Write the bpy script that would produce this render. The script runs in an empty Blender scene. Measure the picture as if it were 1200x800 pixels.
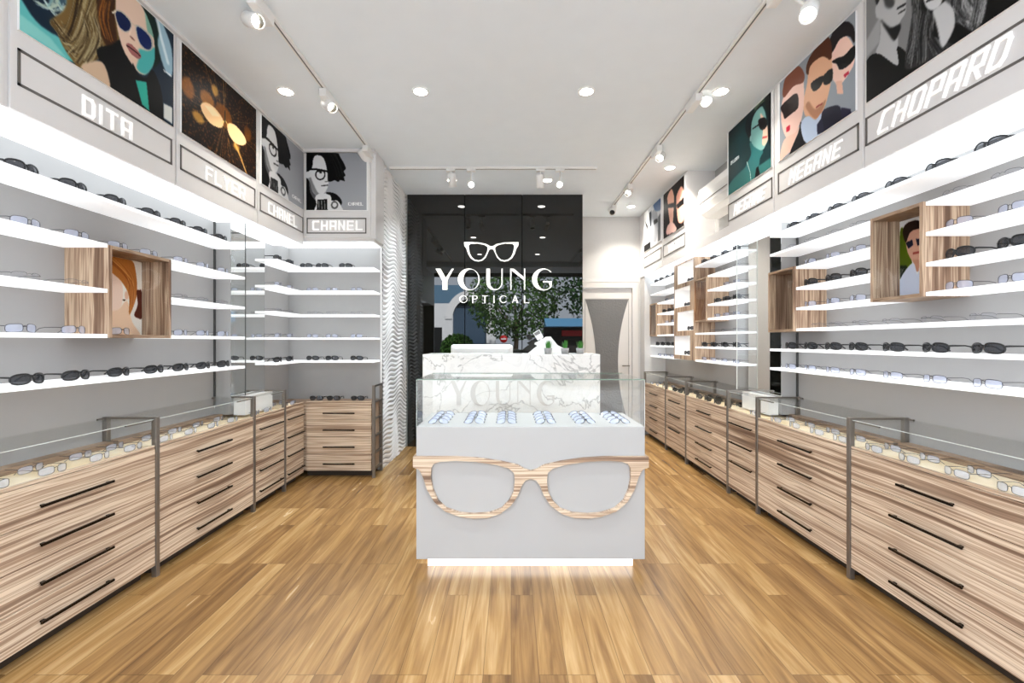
import bpy, bmesh, math, random
import numpy as np
from mathutils import Vector, Matrix
from mathutils.geometry import tessellate_polygon
random.seed(7)
SC = bpy.context.scene
COL = SC.collection
F, CX, CY, H = 530.0, 599.0, 400.0, 1.4
PI = math.pi

# ------------------------------------------------------------------ materials
def lin(c):
    c = c / 255.0
    return c / 12.92 if c <= 0.04045 else ((c + 0.055) / 1.055) ** 2.4
def rgb(r, g, b): return (lin(r), lin(g), lin(b), 1.0)

def new_mat(name):
    m = bpy.data.materials.new(name); m.use_nodes = True
    nt = m.node_tree; nt.nodes.clear()
    out = nt.nodes.new('ShaderNodeOutputMaterial')
    return m, nt, out
def pbr(name, col, rough=0.5, metal=0.0, spec=0.5, bump=None, coat=0.0, emit=None):
    m, nt, out = new_mat(name)
    b = nt.nodes.new('ShaderNodeBsdfPrincipled')
    b.inputs['Base Color'].default_value = col
    b.inputs['Roughness'].default_value = rough
    b.inputs['Metallic'].default_value = metal
    b.inputs['Specular IOR Level'].default_value = spec
    b.inputs['Coat Weight'].default_value = coat
    if emit: b.inputs['Emission Color'].default_value = emit[0]; b.inputs['Emission Strength'].default_value = emit[1]
    # faint mottling keeps every surface procedural
    geo = nt.nodes.new('ShaderNodeNewGeometry')
    no = nt.nodes.new('ShaderNodeTexNoise'); no.inputs['Scale'].default_value = bump[0] if bump else 6.0
    no.inputs['Detail'].default_value = 4
    nt.links.new(geo.outputs['Position'], no.inputs['Vector'])
    mx = nt.nodes.new('ShaderNodeMix'); mx.data_type = 'RGBA'; mx.blend_type = 'MULTIPLY'
    mx.inputs[0].default_value = 0.05
    mx.inputs[6].default_value = col
    nt.links.new(no.outputs['Fac'], mx.inputs[7]); nt.links.new(mx.outputs[2], b.inputs['Base Color'])
    if bump:
        bp = nt.nodes.new('ShaderNodeBump'); bp.inputs['Strength'].default_value = bump[1]; bp.inputs['Distance'].default_value = 0.01
        nt.links.new(no.outputs['Fac'], bp.inputs['Height']); nt.links.new(bp.outputs[0], b.inputs['Normal'])
    nt.links.new(b.outputs[0], out.inputs[0])
    return m
def emis(name, col, s):
    m, nt, out = new_mat(name)
    e = nt.nodes.new('ShaderNodeEmission'); e.inputs[0].default_value = col; e.inputs[1].default_value = s
    nt.links.new(e.outputs[0], out.inputs[0]); return m
def thin_glass(name, tint, ior=1.45, diff=0.0, dcol=(1, 1, 1, 1), rough=0.0):
    m, nt, out = new_mat(name)
    lw = nt.nodes.new('ShaderNodeLayerWeight'); lw.inputs[0].default_value = .5
    pw = nt.nodes.new('ShaderNodeMath'); pw.operation = 'POWER'; pw.inputs[1].default_value = 5.0; nt.links.new(lw.outputs['Facing'], pw.inputs[0])
    f0 = ((ior - 1) / (ior + 1)) ** 2
    fr = nt.nodes.new('ShaderNodeMath'); fr.operation = 'MULTIPLY_ADD'; fr.inputs[1].default_value = .45; fr.inputs[2].default_value = f0; nt.links.new(pw.outputs[0], fr.inputs[0])
    tr = nt.nodes.new('ShaderNodeBsdfTransparent'); tr.inputs[0].default_value = tint
    gl = nt.nodes.new('ShaderNodeBsdfGlossy'); gl.inputs['Roughness'].default_value = rough
    mx = nt.nodes.new('ShaderNodeMixShader')
    base = tr.outputs[0]
    if diff > 0:
        df = nt.nodes.new('ShaderNodeBsdfDiffuse'); df.inputs[0].default_value = dcol
        m2 = nt.nodes.new('ShaderNodeMixShader'); m2.inputs[0].default_value = diff
        nt.links.new(tr.outputs[0], m2.inputs[1]); nt.links.new(df.outputs[0], m2.inputs[2]); base = m2.outputs[0]
    nt.links.new(fr.outputs[0], mx.inputs[0]); nt.links.new(base, mx.inputs[1]); nt.links.new(gl.outputs[0], mx.inputs[2])
    nt.links.new(mx.outputs[0], out.inputs[0]); return m
def wood(name, scale, dark, mid, light, rough=0.45, warp=0.06):
    """striped veneer: fine across the stripe, slow along it"""
    m, nt, out = new_mat(name)
    N = nt.nodes.new; L = nt.links.new
    b = N('ShaderNodeBsdfPrincipled'); b.inputs['Roughness'].default_value = rough
    b.inputs['Specular IOR Level'].default_value = 0.3
    geo = N('ShaderNodeNewGeometry')
    wn = N('ShaderNodeTexNoise'); wn.inputs['Scale'].default_value = 2.2; wn.inputs['Detail'].default_value = 2
    L(geo.outputs['Position'], wn.inputs['Vector'])
    sub = N('ShaderNodeVectorMath'); sub.operation = 'SUBTRACT'; sub.inputs[1].default_value = (.5, .5, .5)
    L(wn.outputs['Color'], sub.inputs[0])
    sc = N('ShaderNodeVectorMath'); sc.operation = 'SCALE'; sc.inputs['Scale'].default_value = warp
    L(sub.outputs[0], sc.inputs[0])
    ad = N('ShaderNodeVectorMath'); ad.operation = 'ADD'
    L(geo.outputs['Position'], ad.inputs[0]); L(sc.outputs[0], ad.inputs[1])
    mp = N('ShaderNodeMapping'); mp.inputs['Scale'].default_value = scale
    L(ad.outputs[0], mp.inputs['Vector'])
    n1 = N('ShaderNodeTexNoise'); n1.inputs['Scale'].default_value = 1.0; n1.inputs['Detail'].default_value = 3; n1.inputs['Roughness'].default_value = 0.55
    L(mp.outputs[0], n1.inputs['Vector'])
    cr = N('ShaderNodeValToRGB'); e = cr.color_ramp.elements
    e[0].position = 0.33; e[0].color = dark; e[1].position = 0.66; e[1].color = light
    k = e.new(0.44); k.color = mid
    k = e.new(0.50); k.color = light
    k = e.new(0.56); k.color = mid
    L(n1.outputs['Fac'], cr.inputs[0]); L(cr.outputs[0], b.inputs['Base Color'])
    L(b.outputs[0], out.inputs[0]); return m

M = {}
M['wall'] = pbr('wall_plaster', rgb(205, 203, 201), 0.75, bump=(35, .12))
M['stone'] = pbr('light_grey_stone', rgb(165, 163, 161), 0.6, bump=(8, .08))
M['ceil'] = pbr('ceiling_paint', rgb(234, 240, 244), 0.85)
M['fascia'] = pbr('fascia_paint', rgb(226, 223, 221), 0.35)
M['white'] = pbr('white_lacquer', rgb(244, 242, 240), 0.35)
M['shelf'] = pbr('shelf_added_glow', rgb(246, 246, 246), 0.4, emit=((.94, .97, 1, 1), .22))  # faint even glow added to whiten the undersides and brighten the wall
M['whitemetal'] = pbr('white_metal', rgb(236, 234, 230), 0.35)
M['frame_grey'] = pbr('grey_outline', rgb(95, 90, 86), 0.4)
M['bronze'] = pbr('dark_bronze_metal', rgb(132, 124, 116), 0.32, metal=0.75)
M['black'] = pbr('black_plastic', rgb(14, 13, 13), 0.3)
M['handle'] = pbr('black_handle', rgb(26, 18, 12), 0.25, metal=0.6)
M['dark'] = pbr('dark_plinth', rgb(50, 38, 26), 0.7)
M['blackglass'] = pbr('black_glass', rgb(11, 11, 8), 0.0, spec=0.58)
M['seam'] = pbr('black_seam', rgb(3, 3, 3), 0.6, spec=0.1)
M['mirror'] = pbr('mirror', rgb(225, 226, 225), 0.0, metal=1.0)
M['signwhite'] = pbr('sign_white', rgb(252, 250, 248), 0.3, emit=((1, 1, 1, 1), 0.12))
M['signcream'] = pbr('sign_cream', rgb(255, 248, 236), 0.25, emit=((1, .95, .87, 1), 0.22))
M['deskletter'] = pbr('pale_grey_letters', rgb(206, 200, 194), 0.2)
M['woodh'] = wood('striped_veneer_level', (.42, .42, 33), rgb(116, 90, 72), rgb(166, 138, 114), rgb(222, 200, 174), warp=.022)
M['woodv'] = wood('striped_veneer_upright', (30, 30, .7), rgb(108, 82, 64), rgb(152, 122, 100), rgb(208, 182, 154), warp=.022)
M['woodred'] = wood('reddish_veneer_upright', (22, 22, 1.1), rgb(110, 66, 42), rgb(150, 104, 74), rgb(190, 146, 108))
M['woodedge'] = wood('veneer_edge', (3, 3, 40), rgb(118, 92, 72), rgb(146, 120, 98), rgb(178, 152, 126))
M['deck'] = wood('warm_lit_deck', (1.0, 1.0, 20), rgb(225, 200, 160), rgb(238, 216, 180), rgb(248, 232, 205))  # warm light inside the glass cases is put into this wood colour
M['backwood'] = wood('brown_ledge', (1.1, 1.1, 60), rgb(96, 76, 60), rgb(130, 106, 86), rgb(165, 140, 118))
M['glass'] = thin_glass('clear_glass', (0.985, 0.992, 0.988, 1), 1.35)
M['glassedge'] = pbr('green_glass_edge', rgb(120, 140, 124), 0.2)
M['lightedge'] = pbr('pale_glass_edge', rgb(225, 228, 222), 0.2)
M['glassdark'] = pbr('dark_glass_edge', rgb(70, 70, 68), 0.3)
M['lenssun'] = thin_glass('smoked_lens', (0.16, 0.16, 0.17, 1), 1.5, 0.35, rgb(70, 72, 76), 0.05)
M['lensclear'] = thin_glass('clear_lens', (0.86, 0.89, 0.98, 1), 1.5, 0.34, rgb(222, 227, 248), 0.05)
M['lensthin'] = thin_glass('rimless_lens', (0.93, 0.94, 0.97, 1), 1.4)
M['wire'] = pbr('gunmetal_wire', rgb(62, 60, 66), 0.35, metal=0.5)
M['wirelight'] = pbr('grey_wire', rgb(96, 94, 96), 0.35, metal=0.5)
M['lampglow'] = emis('lamp_glow', (1, 0.97, 0.90, 1), 26)
M['soffit'] = emis('lightbox_diffuser', (.87, .94, 1, 1), 1.3)
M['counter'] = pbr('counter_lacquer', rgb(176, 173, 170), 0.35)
M['kick'] = emis('plinth_light', (1, 0.99, 0.97, 1), 1.8)
M['nicheglow'] = emis('niche_lamp', (1, 1, 1, 1), 16)
M['reflector'] = pbr('lamp_reflector', rgb(190, 188, 180), 0.15, metal=1.0)
M['leaf'] = pbr('green_leaves', rgb(52, 120, 36), 0.5)
M['pot'] = pbr('grey_concrete', rgb(150, 148, 146), 0.8, bump=(60, .3))
M['soil'] = pbr('soil', rgb(60, 45, 35), 0.9)
M['screen'] = pbr('grey_screen', rgb(120, 118, 116), 0.2)
M['doorglass'] = pbr('patterned_grey_glass', rgb(112, 110, 108), 0.3, bump=(38, .9))
M['doorwhite'] = pbr('door_white', rgb(214, 210, 206), 0.45)
M['grooves'] = pbr('door_groove', rgb(120, 116, 112), 0.6)
M['ac'] = pbr('air_conditioner_white', rgb(236, 234, 230), 0.4)
M['fabricwhite'] = pbr('white_leatherette', rgb(238, 236, 232), 0.45)

def mk_marble():
    m, nt, out = new_mat('white_marble'); N = nt.nodes.new; L = nt.links.new
    b = N('ShaderNodeBsdfPrincipled'); b.inputs['Roughness'].default_value = 0.15
    geo = N('ShaderNodeNewGeometry')
    def vein(scale, dist, lo, hi, off):
        mp = N('ShaderNodeMapping'); mp.inputs['Location'].default_value = off; mp.inputs['Rotation'].default_value = (0, .5, 0)
        L(geo.outputs['Position'], mp.inputs['Vector'])
        n = N('ShaderNodeTexNoise'); n.inputs['Scale'].default_value = scale; n.inputs['Detail'].default_value = 7
        n.inputs['Distortion'].default_value = dist; n.inputs['Roughness'].default_value = .55
        L(mp.outputs[0], n.inputs['Vector'])
        s = N('ShaderNodeMath'); s.operation = 'SUBTRACT'; s.inputs[1].default_value = .5; L(n.outputs['Fac'], s.inputs[0])
        a = N('ShaderNodeMath'); a.operation = 'ABSOLUTE'; L(s.outputs[0], a.inputs[0])
        r = N('ShaderNodeMapRange'); r.inputs[1].default_value = 0; r.inputs[2].default_value = lo
        r.inputs[3].default_value = hi; r.inputs[4].default_value = 0; L(a.outputs[0], r.inputs[0]); return r.outputs[0]
    v1 = vein(1.5, 1.2, .012, .75, (3.1, 0, .4)); v2 = vein(3.0, 1.8, .03, .12, (0, 1, 5))
    mx = N('ShaderNodeMath'); mx.operation = 'MAXIMUM'; L(v1, mx.inputs[0]); L(v2, mx.inputs[1])
    c = N('ShaderNodeMix'); c.data_type = 'RGBA'; c.inputs[6].default_value = rgb(232, 229, 225); c.inputs[7].default_value = rgb(140, 136, 132)
    L(mx.outputs[0], c.inputs[0]); L(c.outputs[2], b.inputs['Base Color']); L(b.outputs[0], out.inputs[0]); return m
M['marble'] = mk_marble()

def mk_floor():
    m, nt, out = new_mat('wood_plank_floor'); N = nt.nodes.new; L = nt.links.new
    b = N('ShaderNodeBsdfPrincipled'); b.inputs['Roughness'].default_value = 0.2; b.inputs['Specular IOR Level'].default_value = 0.5
    geo = N('ShaderNodeNewGeometry'); sp = N('ShaderNodeSeparateXYZ'); L(geo.outputs['Position'], sp.inputs[0])
    cb = N('ShaderNodeCombineXYZ'); L(sp.outputs['Y'], cb.inputs['X']); L(sp.outputs['X'], cb.inputs['Y'])
    def brick(c1, c2, mo, ms):
        br = N('ShaderNodeTexBrick'); br.offset = 0.37; br.offset_frequency = 3
        br.inputs['Scale'].default_value = 1; br.inputs['Brick Width'].default_value = 0.95; br.inputs['Row Height'].default_value = 0.118
        br.inputs['Mortar Size'].default_value = ms; br.inputs['Mortar Smooth'].default_value = .1
        br.inputs['Color1'].default_value = c1; br.inputs['Color2'].default_value = c2; br.inputs['Mortar'].default_value = mo
        L(cb.outputs[0], br.inputs['Vector']); return br
    br = brick((0, 0, 0, 1), (1, 1, 1, 1), (.5, .5, .5, 1), 0.0)
    br2 = brick((1, 1, 1, 1), (1, 1, 1, 1), (0, 0, 0, 1), 0.0016)
    rnd = N('ShaderNodeSeparateColor'); L(br.outputs['Color'], rnd.inputs[0])
    mul = N('ShaderNodeMath'); mul.operation = 'MULTIPLY'; mul.inputs[1].default_value = 37.0; L(rnd.outputs[0], mul.inputs[0])
    cb2 = N('ShaderNodeCombineXYZ'); L(sp.outputs['X'], cb2.inputs['X']); L(sp.outputs['Y'], cb2.inputs['Y']); L(mul.outputs[0], cb2.inputs['Z'])
    mp = N('ShaderNodeMapping'); mp.inputs['Scale'].default_value = (17, 1.2, 1); L(cb2.outputs[0], mp.inputs['Vector'])
    n1 = N('ShaderNodeTexNoise'); n1.inputs['Scale'].default_value = 1; n1.inputs['Detail'].default_value = 6; n1.inputs['Distortion'].default_value = 1.3
    L(mp.outputs[0], n1.inputs['Vector'])
    mp2 = N('ShaderNodeMapping'); mp2.inputs['Scale'].default_value = (120, 5, 1); L(cb2.outputs[0], mp2.inputs['Vector'])
    n2 = N('ShaderNodeTexNoise'); n2.inputs['Scale'].default_value = 1; n2.inputs['Detail'].default_value = 3; L(mp2.outputs[0], n2.inputs['Vector'])
    # sum grain + plank tone
    a1 = N('ShaderNodeMath'); a1.operation = 'MULTIPLY_ADD'; a1.inputs[1].default_value = .30; L(rnd.outputs[0], a1.inputs[0])
    a0 = N('ShaderNodeMath'); a0.operation = 'MULTIPLY'; a0.inputs[1].default_value = .95; L(n1.outputs['Fac'], a0.inputs[0]); L(a0.outputs[0], a1.inputs[2])
    a2 = N('ShaderNodeMath'); a2.operation = 'MULTIPLY_ADD'; a2.inputs[1].default_value = .22; L(n2.outputs['Fac'], a2.inputs[0]); L(a1.outputs[0], a2.inputs[2])
    cr = N('ShaderNodeValToRGB'); e = cr.color_ramp.elements
    e[0].position = .40; e[0].color = rgb(98, 68, 38); e[1].position = 1.05; e[1].color = rgb(180, 144, 96)
    k = e.new(.60); k.color = rgb(128, 93, 53); k = e.new(.80); k.color = rgb(154, 117, 70)
    L(a2.outputs[0], cr.inputs[0])
    mm = N('ShaderNodeMix'); mm.data_type = 'RGBA'; mm.blend_type = 'MULTIPLY'; mm.inputs[0].default_value = .45
    L(cr.outputs[0], mm.inputs[6]); L(br2.outputs['Color'], mm.inputs[7])
    L(mm.outputs[2], b.inputs['Base Color'])
    rr = N('ShaderNodeMapRange'); rr.inputs[3].default_value = .16; rr.inputs[4].default_value = .32; L(n1.outputs['Fac'], rr.inputs[0]); L(rr.outputs[0], b.inputs['Roughness'])
    L(b.outputs[0], out.inputs[0]); return m
M['floor'] = mk_floor()

def mk_print():
    m, nt, out = new_mat('printed_picture')
    b = nt.nodes.new('ShaderNodeBsdfPrincipled'); b.inputs['Roughness'].default_value = 0.45; b.inputs['Specular IOR Level'].default_value = 0.12
    a = nt.nodes.new('ShaderNodeVertexColor'); a.layer_name = 'Col'
    nt.links.new(a.outputs[0], b.inputs['Base Color']); nt.links.new(b.outputs[0], out.inputs[0]); return m
M['print'] = mk_print()

# ------------------------------------------------------------------ object helpers
def tag(o, label=None, cat=None, group=None, kind=None):
    if label: o['label'] = label
    if cat: o['category'] = cat
    if group: o['group'] = group
    if kind: o['kind'] = kind
    return o
def thing(name, label, cat, loc=(0, 0, 0), group=None):
    o = bpy.data.objects.new(name, None); COL.objects.link(o); o.location = loc; o.empty_display_size = .05
    return tag(o, label, cat, group)
def world_loc(p):
    v = Vector((0, 0, 0))
    while p is not None: v += p.location; p = p.parent
    return v

class MB:
    """mesh builder: everything is given in world coordinates"""
    def __init__(s): s.v = []; s.f = []; s.mi = []; s.sm = []
    def add(s, vs, fs, mi=0, smooth=False):
        n = len(s.v); s.v += [tuple(v) for v in vs]
        for f in fs: s.f.append([i + n for i in f]); s.mi.append(mi); s.sm.append(smooth)
        return s
    def box(s, x0, x1, y0, y1, z0, z1, mi=0, bev=0.0):
        x0, x1 = min(x0, x1), max(x0, x1); y0, y1 = min(y0, y1), max(y0, y1); z0, z1 = min(z0, z1), max(z0, z1)
        if bev > 0:
            bm = bmesh.new(); bmesh.ops.create_cube(bm, size=1)
            for v in bm.verts:
                v.co = Vector(((x0 + x1) / 2 + v.co.x * (x1 - x0), (y0 + y1) / 2 + v.co.y * (y1 - y0), (z0 + z1) / 2 + v.co.z * (z1 - z0)))
            bmesh.ops.bevel(bm, geom=bm.edges[:], offset=bev, segments=2, affect='EDGES', profile=.5)
            bm.verts.ensure_lookup_table(); bm.verts.index_update()
            s.add([v.co[:] for v in bm.verts], [[v.index for v in f.verts] for f in bm.faces], mi); bm.free(); return s
        vs = [(x0, y0, z0), (x1, y0, z0), (x1, y1, z0), (x0, y1, z0), (x0, y0, z1), (x1, y0, z1), (x1, y1, z1), (x0, y1, z1)]
        return s.add(vs, [(0, 3, 2, 1), (4, 5, 6, 7), (0, 1, 5, 4), (1, 2, 6, 5), (2, 3, 7, 6), (3, 0, 4, 7)], mi)
    def tube(s, pts, r, n=6, closed=False, mi=0, cap=True):
        pts = [Vector(p) for p in pts]; rings = []; m = len(pts)
        rs = r if isinstance(r, (list, tuple)) else [r] * m
        for i, p in enumerate(pts):
            a = pts[(i - 1) % m] if (closed or i > 0) else p
            b = pts[(i + 1) % m] if (closed or i < m - 1) else p
            t = (b - a).normalized()
            up = Vector((0, 0, 1)) if abs(t.z) < .9 else Vector((0, 1, 0))
            u = t.cross(up).normalized(); w = u.cross(t)
            rings.append([p + (u * math.cos(2 * PI * k / n) + w * math.sin(2 * PI * k / n)) * rs[i] for k in range(n)])
        vs = [q for R_ in rings for q in R_]; fs = []
        for i in range(m if closed else m - 1):
            j = (i + 1) % m
            for k in range(n):
                k2 = (k + 1) % n; fs.append((i * n + k, j * n + k, j * n + k2, i * n + k2))
        if cap and not closed: fs.append(tuple(range(n))[::-1]); fs.append(tuple((m - 1) * n + k for k in range(n)))
        return s.add(vs, fs, mi, True)
    def cyl(s, p0, p1, r0, r1=None, n=20, mi=0, cap=True):
        r1 = r0 if r1 is None else r1
        return s.tube([p0, p1], [r0, r1], n, False, mi, cap)
    def lathe(s, prof, c, axis=(0, 0, 1), n=24, mi=0):
        ax = Vector(axis).normalized(); up = Vector((0, 0, 1)) if abs(ax.z) < .9 else Vector((0, 1, 0))
        u = ax.cross(up).normalized(); w = u.cross(ax); c = Vector(c); vs = []; fs = []
        for r, h in prof:
            for k in range(n): vs.append(c + ax * h + (u * math.cos(2 * PI * k / n) + w * math.sin(2 * PI * k / n)) * r)
        for i in range(len(prof) - 1):
            for k in range(n):
                k2 = (k + 1) % n; fs.append((i * n + k, i * n + k2, (i + 1) * n + k2, (i + 1) * n + k))
        return s.add(vs, fs, mi, True)
    def prism(s, loops, fn, t0, t1, mi=0):
        """loops[0] outer, others holes; fn(a,b,t)->world"""
        flat = [p for l in loops for p in l]; n = len(flat)
        tris = tessellate_polygon([[Vector((p[0], p[1], 0)) for p in l] for l in loops])
        vs = [fn(p[0], p[1], t0) for p in flat] + [fn(p[0], p[1], t1) for p in flat]
        fs = [tuple(t) for t in tris] + [tuple(i + n for i in t)[::-1] for t in tris]
        k = 0
        for l in loops:
            m = len(l)
            for i in range(m):
                j = (i + 1) % m; fs.append((k + i, k + j, n + k + j, n + k + i))
            k += m
        return s.add(vs, fs, mi)
    def build(s, name, mats, parent=None, loc=None, fixn=True):
        off = world_loc(parent) if parent else Vector(loc or (0, 0, 0))
        me = bpy.data.meshes.new(name)
        me.from_pydata([(v[0] - off.x, v[1] - off.y, v[2] - off.z) for v in s.v], [], s.f)
        if not isinstance(mats, (list, tuple)): mats = [mats]
        for m in mats: me.materials.append(m)
        me.polygons.foreach_set('material_index', s.mi)
        me.polygons.foreach_set('use_smooth', s.sm)
        if fixn:
            bm = bmesh.new(); bm.from_mesh(me); bmesh.ops.recalc_face_normals(bm, faces=bm.faces[:]); bm.to_mesh(me); bm.free()
        me.update()
        o = bpy.data.objects.new(name, me); COL.objects.link(o)
        if parent: o.parent = parent
        else: o.location = off
        return o
def structure(name, mb, m): return tag(mb.build(name, m), kind='structure')

def lamp_area(parent, loc, power, size, col=(1, .96, .9), direction=(0, 0, -1), size_y=None, spread=1.9):
    l = bpy.data.lights.new('lamp', 'AREA'); l.energy = power; l.color = col
    l.shape = 'RECTANGLE' if size_y else 'DISK'; l.size = size; l.spread = spread
    if size_y: l.size_y = size_y
    o = bpy.data.objects.new('lamp', l); COL.objects.link(o)
    o.rotation_euler = Vector(direction).to_track_quat('-Z', 'Y').to_euler()
    if parent: o.parent = parent; o.location = Vector(loc) - world_loc(parent)
    else: o.location = loc
    return o
def lamp_spot(parent, loc, target, power, angle=50, blend=.5, col=(.92, .97, 1), r=.03):
    l = bpy.data.lights.new('lamp', 'SPOT'); l.energy = power; l.color = col; l.spot_size = math.radians(angle); l.spot_blend = blend; l.shadow_soft_size = r
    o = bpy.data.objects.new('lamp', l); COL.objects.link(o)
    o.rotation_euler = (Vector(target) - Vector(loc)).to_track_quat('-Z', 'Y').to_euler()
    if parent: o.parent = parent; o.location = Vector(loc) - world_loc(parent)
    else: o.location = loc
    return o

ORD = ['first', 'second', 'third', 'fourth', 'fifth', 'sixth', 'seventh', 'eighth', 'ninth']

# ------------------------------------------------------------------ room numbers (metres; camera at origin, looking +Y)
XL, XR = -2.43, 2.345          # side walls
FL, FR = -2.135, 2.02          # fascia faces
CL, CR = -2.113, 2.00          # cabinet fronts
SL, SR = -2.19, 2.115          # shelf fronts
ZC = 3.36
YB = 6.03                      # black glass wall
YD = 7.11                      # door wall
YF = 4.94                      # left facing wall
Y0 = -0.5                      # shop front
XW = -1.388                    # wave wall
XP = 0.956                     # right end of black glass
FZ = 2.385

structure('floor', MB().box(XL - .1, XR + .1, Y0 - .1, YD + .1, -.08, 0), M['floor'])
structure('ceiling', MB().box(XL - .1, XR + .1, Y0 - .1, YD + .1, ZC, ZC + .1), M['ceil'])
structure('wall_left', MB().box(XL - .12, XL, Y0 - .1, YF + .1, 0, ZC), M['stone'])
structure('wall_right', MB().box(XR, XR + .12, Y0 - .1, YD + .1, 0, ZC), M['stone'])
structure('wall_corner', MB().box(XL, XW - .12, YF, YF + .1, 0, ZC), M['stone'])
structure('wall_back', MB().box(XW - .14, XP - .002, YB + .03, YD + .1, 0, ZC), M['wall'])
mb = MB(); DX0, DX1, DZ = 1.05, 1.90, 2.24
mb.box(XP - .002, DX0, YD, YD + .1, 0, ZC).box(DX1, XR, YD, YD + .1, 0, ZC).box(DX0, DX1, YD, YD + .1, DZ, ZC)
structure('wall_door', mb, M['wall'])
structure('wall_passage', MB().box(XW - .12, XW - .02, YF, YB + .1, 0, ZC), M['stone'])
structure('wall_pier', MB().box(2.03, XR, 6.875, YD, 0, FZ), M['wall'])
mb = MB().box(XL, XR, Y0 - .1, Y0, 3.2, ZC).box(XL, XL + .28, Y0 - .1, Y0, 0, 3.2).box(XR - .1, XR, Y0 - .1, Y0, 0, 3.2)
structure('wall_front', mb, pbr('shopfront_frame', rgb(90, 84, 78), .4))
# ceiling beam line near the entrance
structure('trim_1', MB().box(XL, XR, -.1, .9, ZC - .12, ZC), M['ceil'])

# ---- fascias (setting)
structure('trim_2', MB().box(XL, FL, Y0, 4.64, FZ + .03, ZC).box(XL, FL, Y0, 4.64, FZ + .006, FZ + .03), M['fascia'])
structure('trim_3', MB().box(XL, XW, 4.64, YF, FZ + .07, ZC).box(XL, XW - .02, 4.66, YF, FZ + .045, FZ + .07), M['fascia'])
structure('trim_4', MB().box(FR, XR, Y0, 4.18, FZ + .006, ZC).box(FR, XR, 4.18, 5.20, FZ + .006, 2.475).box(FR, XR, 5.20, YD, FZ + .006, ZC), M['fascia'])
# ceiling coving lines
structure('trim_5', MB().box(XL, XW, 4.60, 4.64, ZC - .03, ZC).box(FL, FL + .03, 1.9, 4.62, ZC - .02, ZC), M['fascia'])

# fascia facing boards
def board(y0, y1, side, label, z0=FZ + .006, z1=ZC - .022):
    x = FL if side == 'L' else FR; s = 1 if side == 'L' else -1
    o = MB().box(x, x + s * .012, y0 + .008, y1 - .008, z0, z1, bev=.002).build('fascia_board', M['fascia'], None, (x, (y0 + y1) / 2, z0))
    tag(o, label, 'wall panel', 'fascia boards above the shelves')
board(1.908, 2.865, 'L', 'pale fascia board on the left wall carrying the DITA sign')
board(2.865, 3.785, 'L', 'pale fascia board on the left wall carrying the FLYER sign')
board(3.785, 4.635, 'L', 'pale fascia board on the left wall with a CHANEL sign, beside the corner')
board(.9, 1.90, 'L', 'plain pale fascia board cut by the left frame edge, before the DITA sign')
board(2.575, 3.455, 'R', 'pale fascia board on the right wall with the larger MEGANE sign below three faces')
board(3.455, 4.18, 'R', 'pale fascia board on the right wall under the teal poster')
board(1.55, 2.575, 'R', 'pale fascia board on the right wall carrying the CHOPARD sign')
board(5.2, 6.0, 'R', 'small pale fascia board at the far right with the VOGUE sign')
board(6.0, 6.86, 'R', 'farthest pale fascia board on the right wall, beside the door wall')
o = MB().box(-2.12, -1.44, 4.625, 4.64, FZ + .085, ZC - .04, bev=.002).build('fascia_board', M['fascia'], None, (-1.78, 4.64, FZ + .08))
tag(o, 'pale fascia board facing the room in the left corner, with the CHANEL sign', 'wall panel', 'fascia boards above the shelves')

# luminous soffits
def soffit(x0, x1, y0, y1, z, label):
    o = MB().box(x0, x1, y0, y1, z - .006, z + .006).build('strip_light', M['soffit'], None, ((x0 + x1) / 2, (y0 + y1) / 2, z))
    tag(o, label, 'light', 'light panels under the fascias')
soffit(XL + .002, FL - .012, .6, 4.62, FZ, 'long glowing white light panel under the left wall fascia')
soffit(XL, XW - .05, 4.68, YF, FZ + .04, 'short glowing white light panel under the corner fascia that faces the room')
soffit(FR + .012, XR - .002, .6, 6.86, FZ, 'long glowing white light panel under the right wall fascia')

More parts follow.
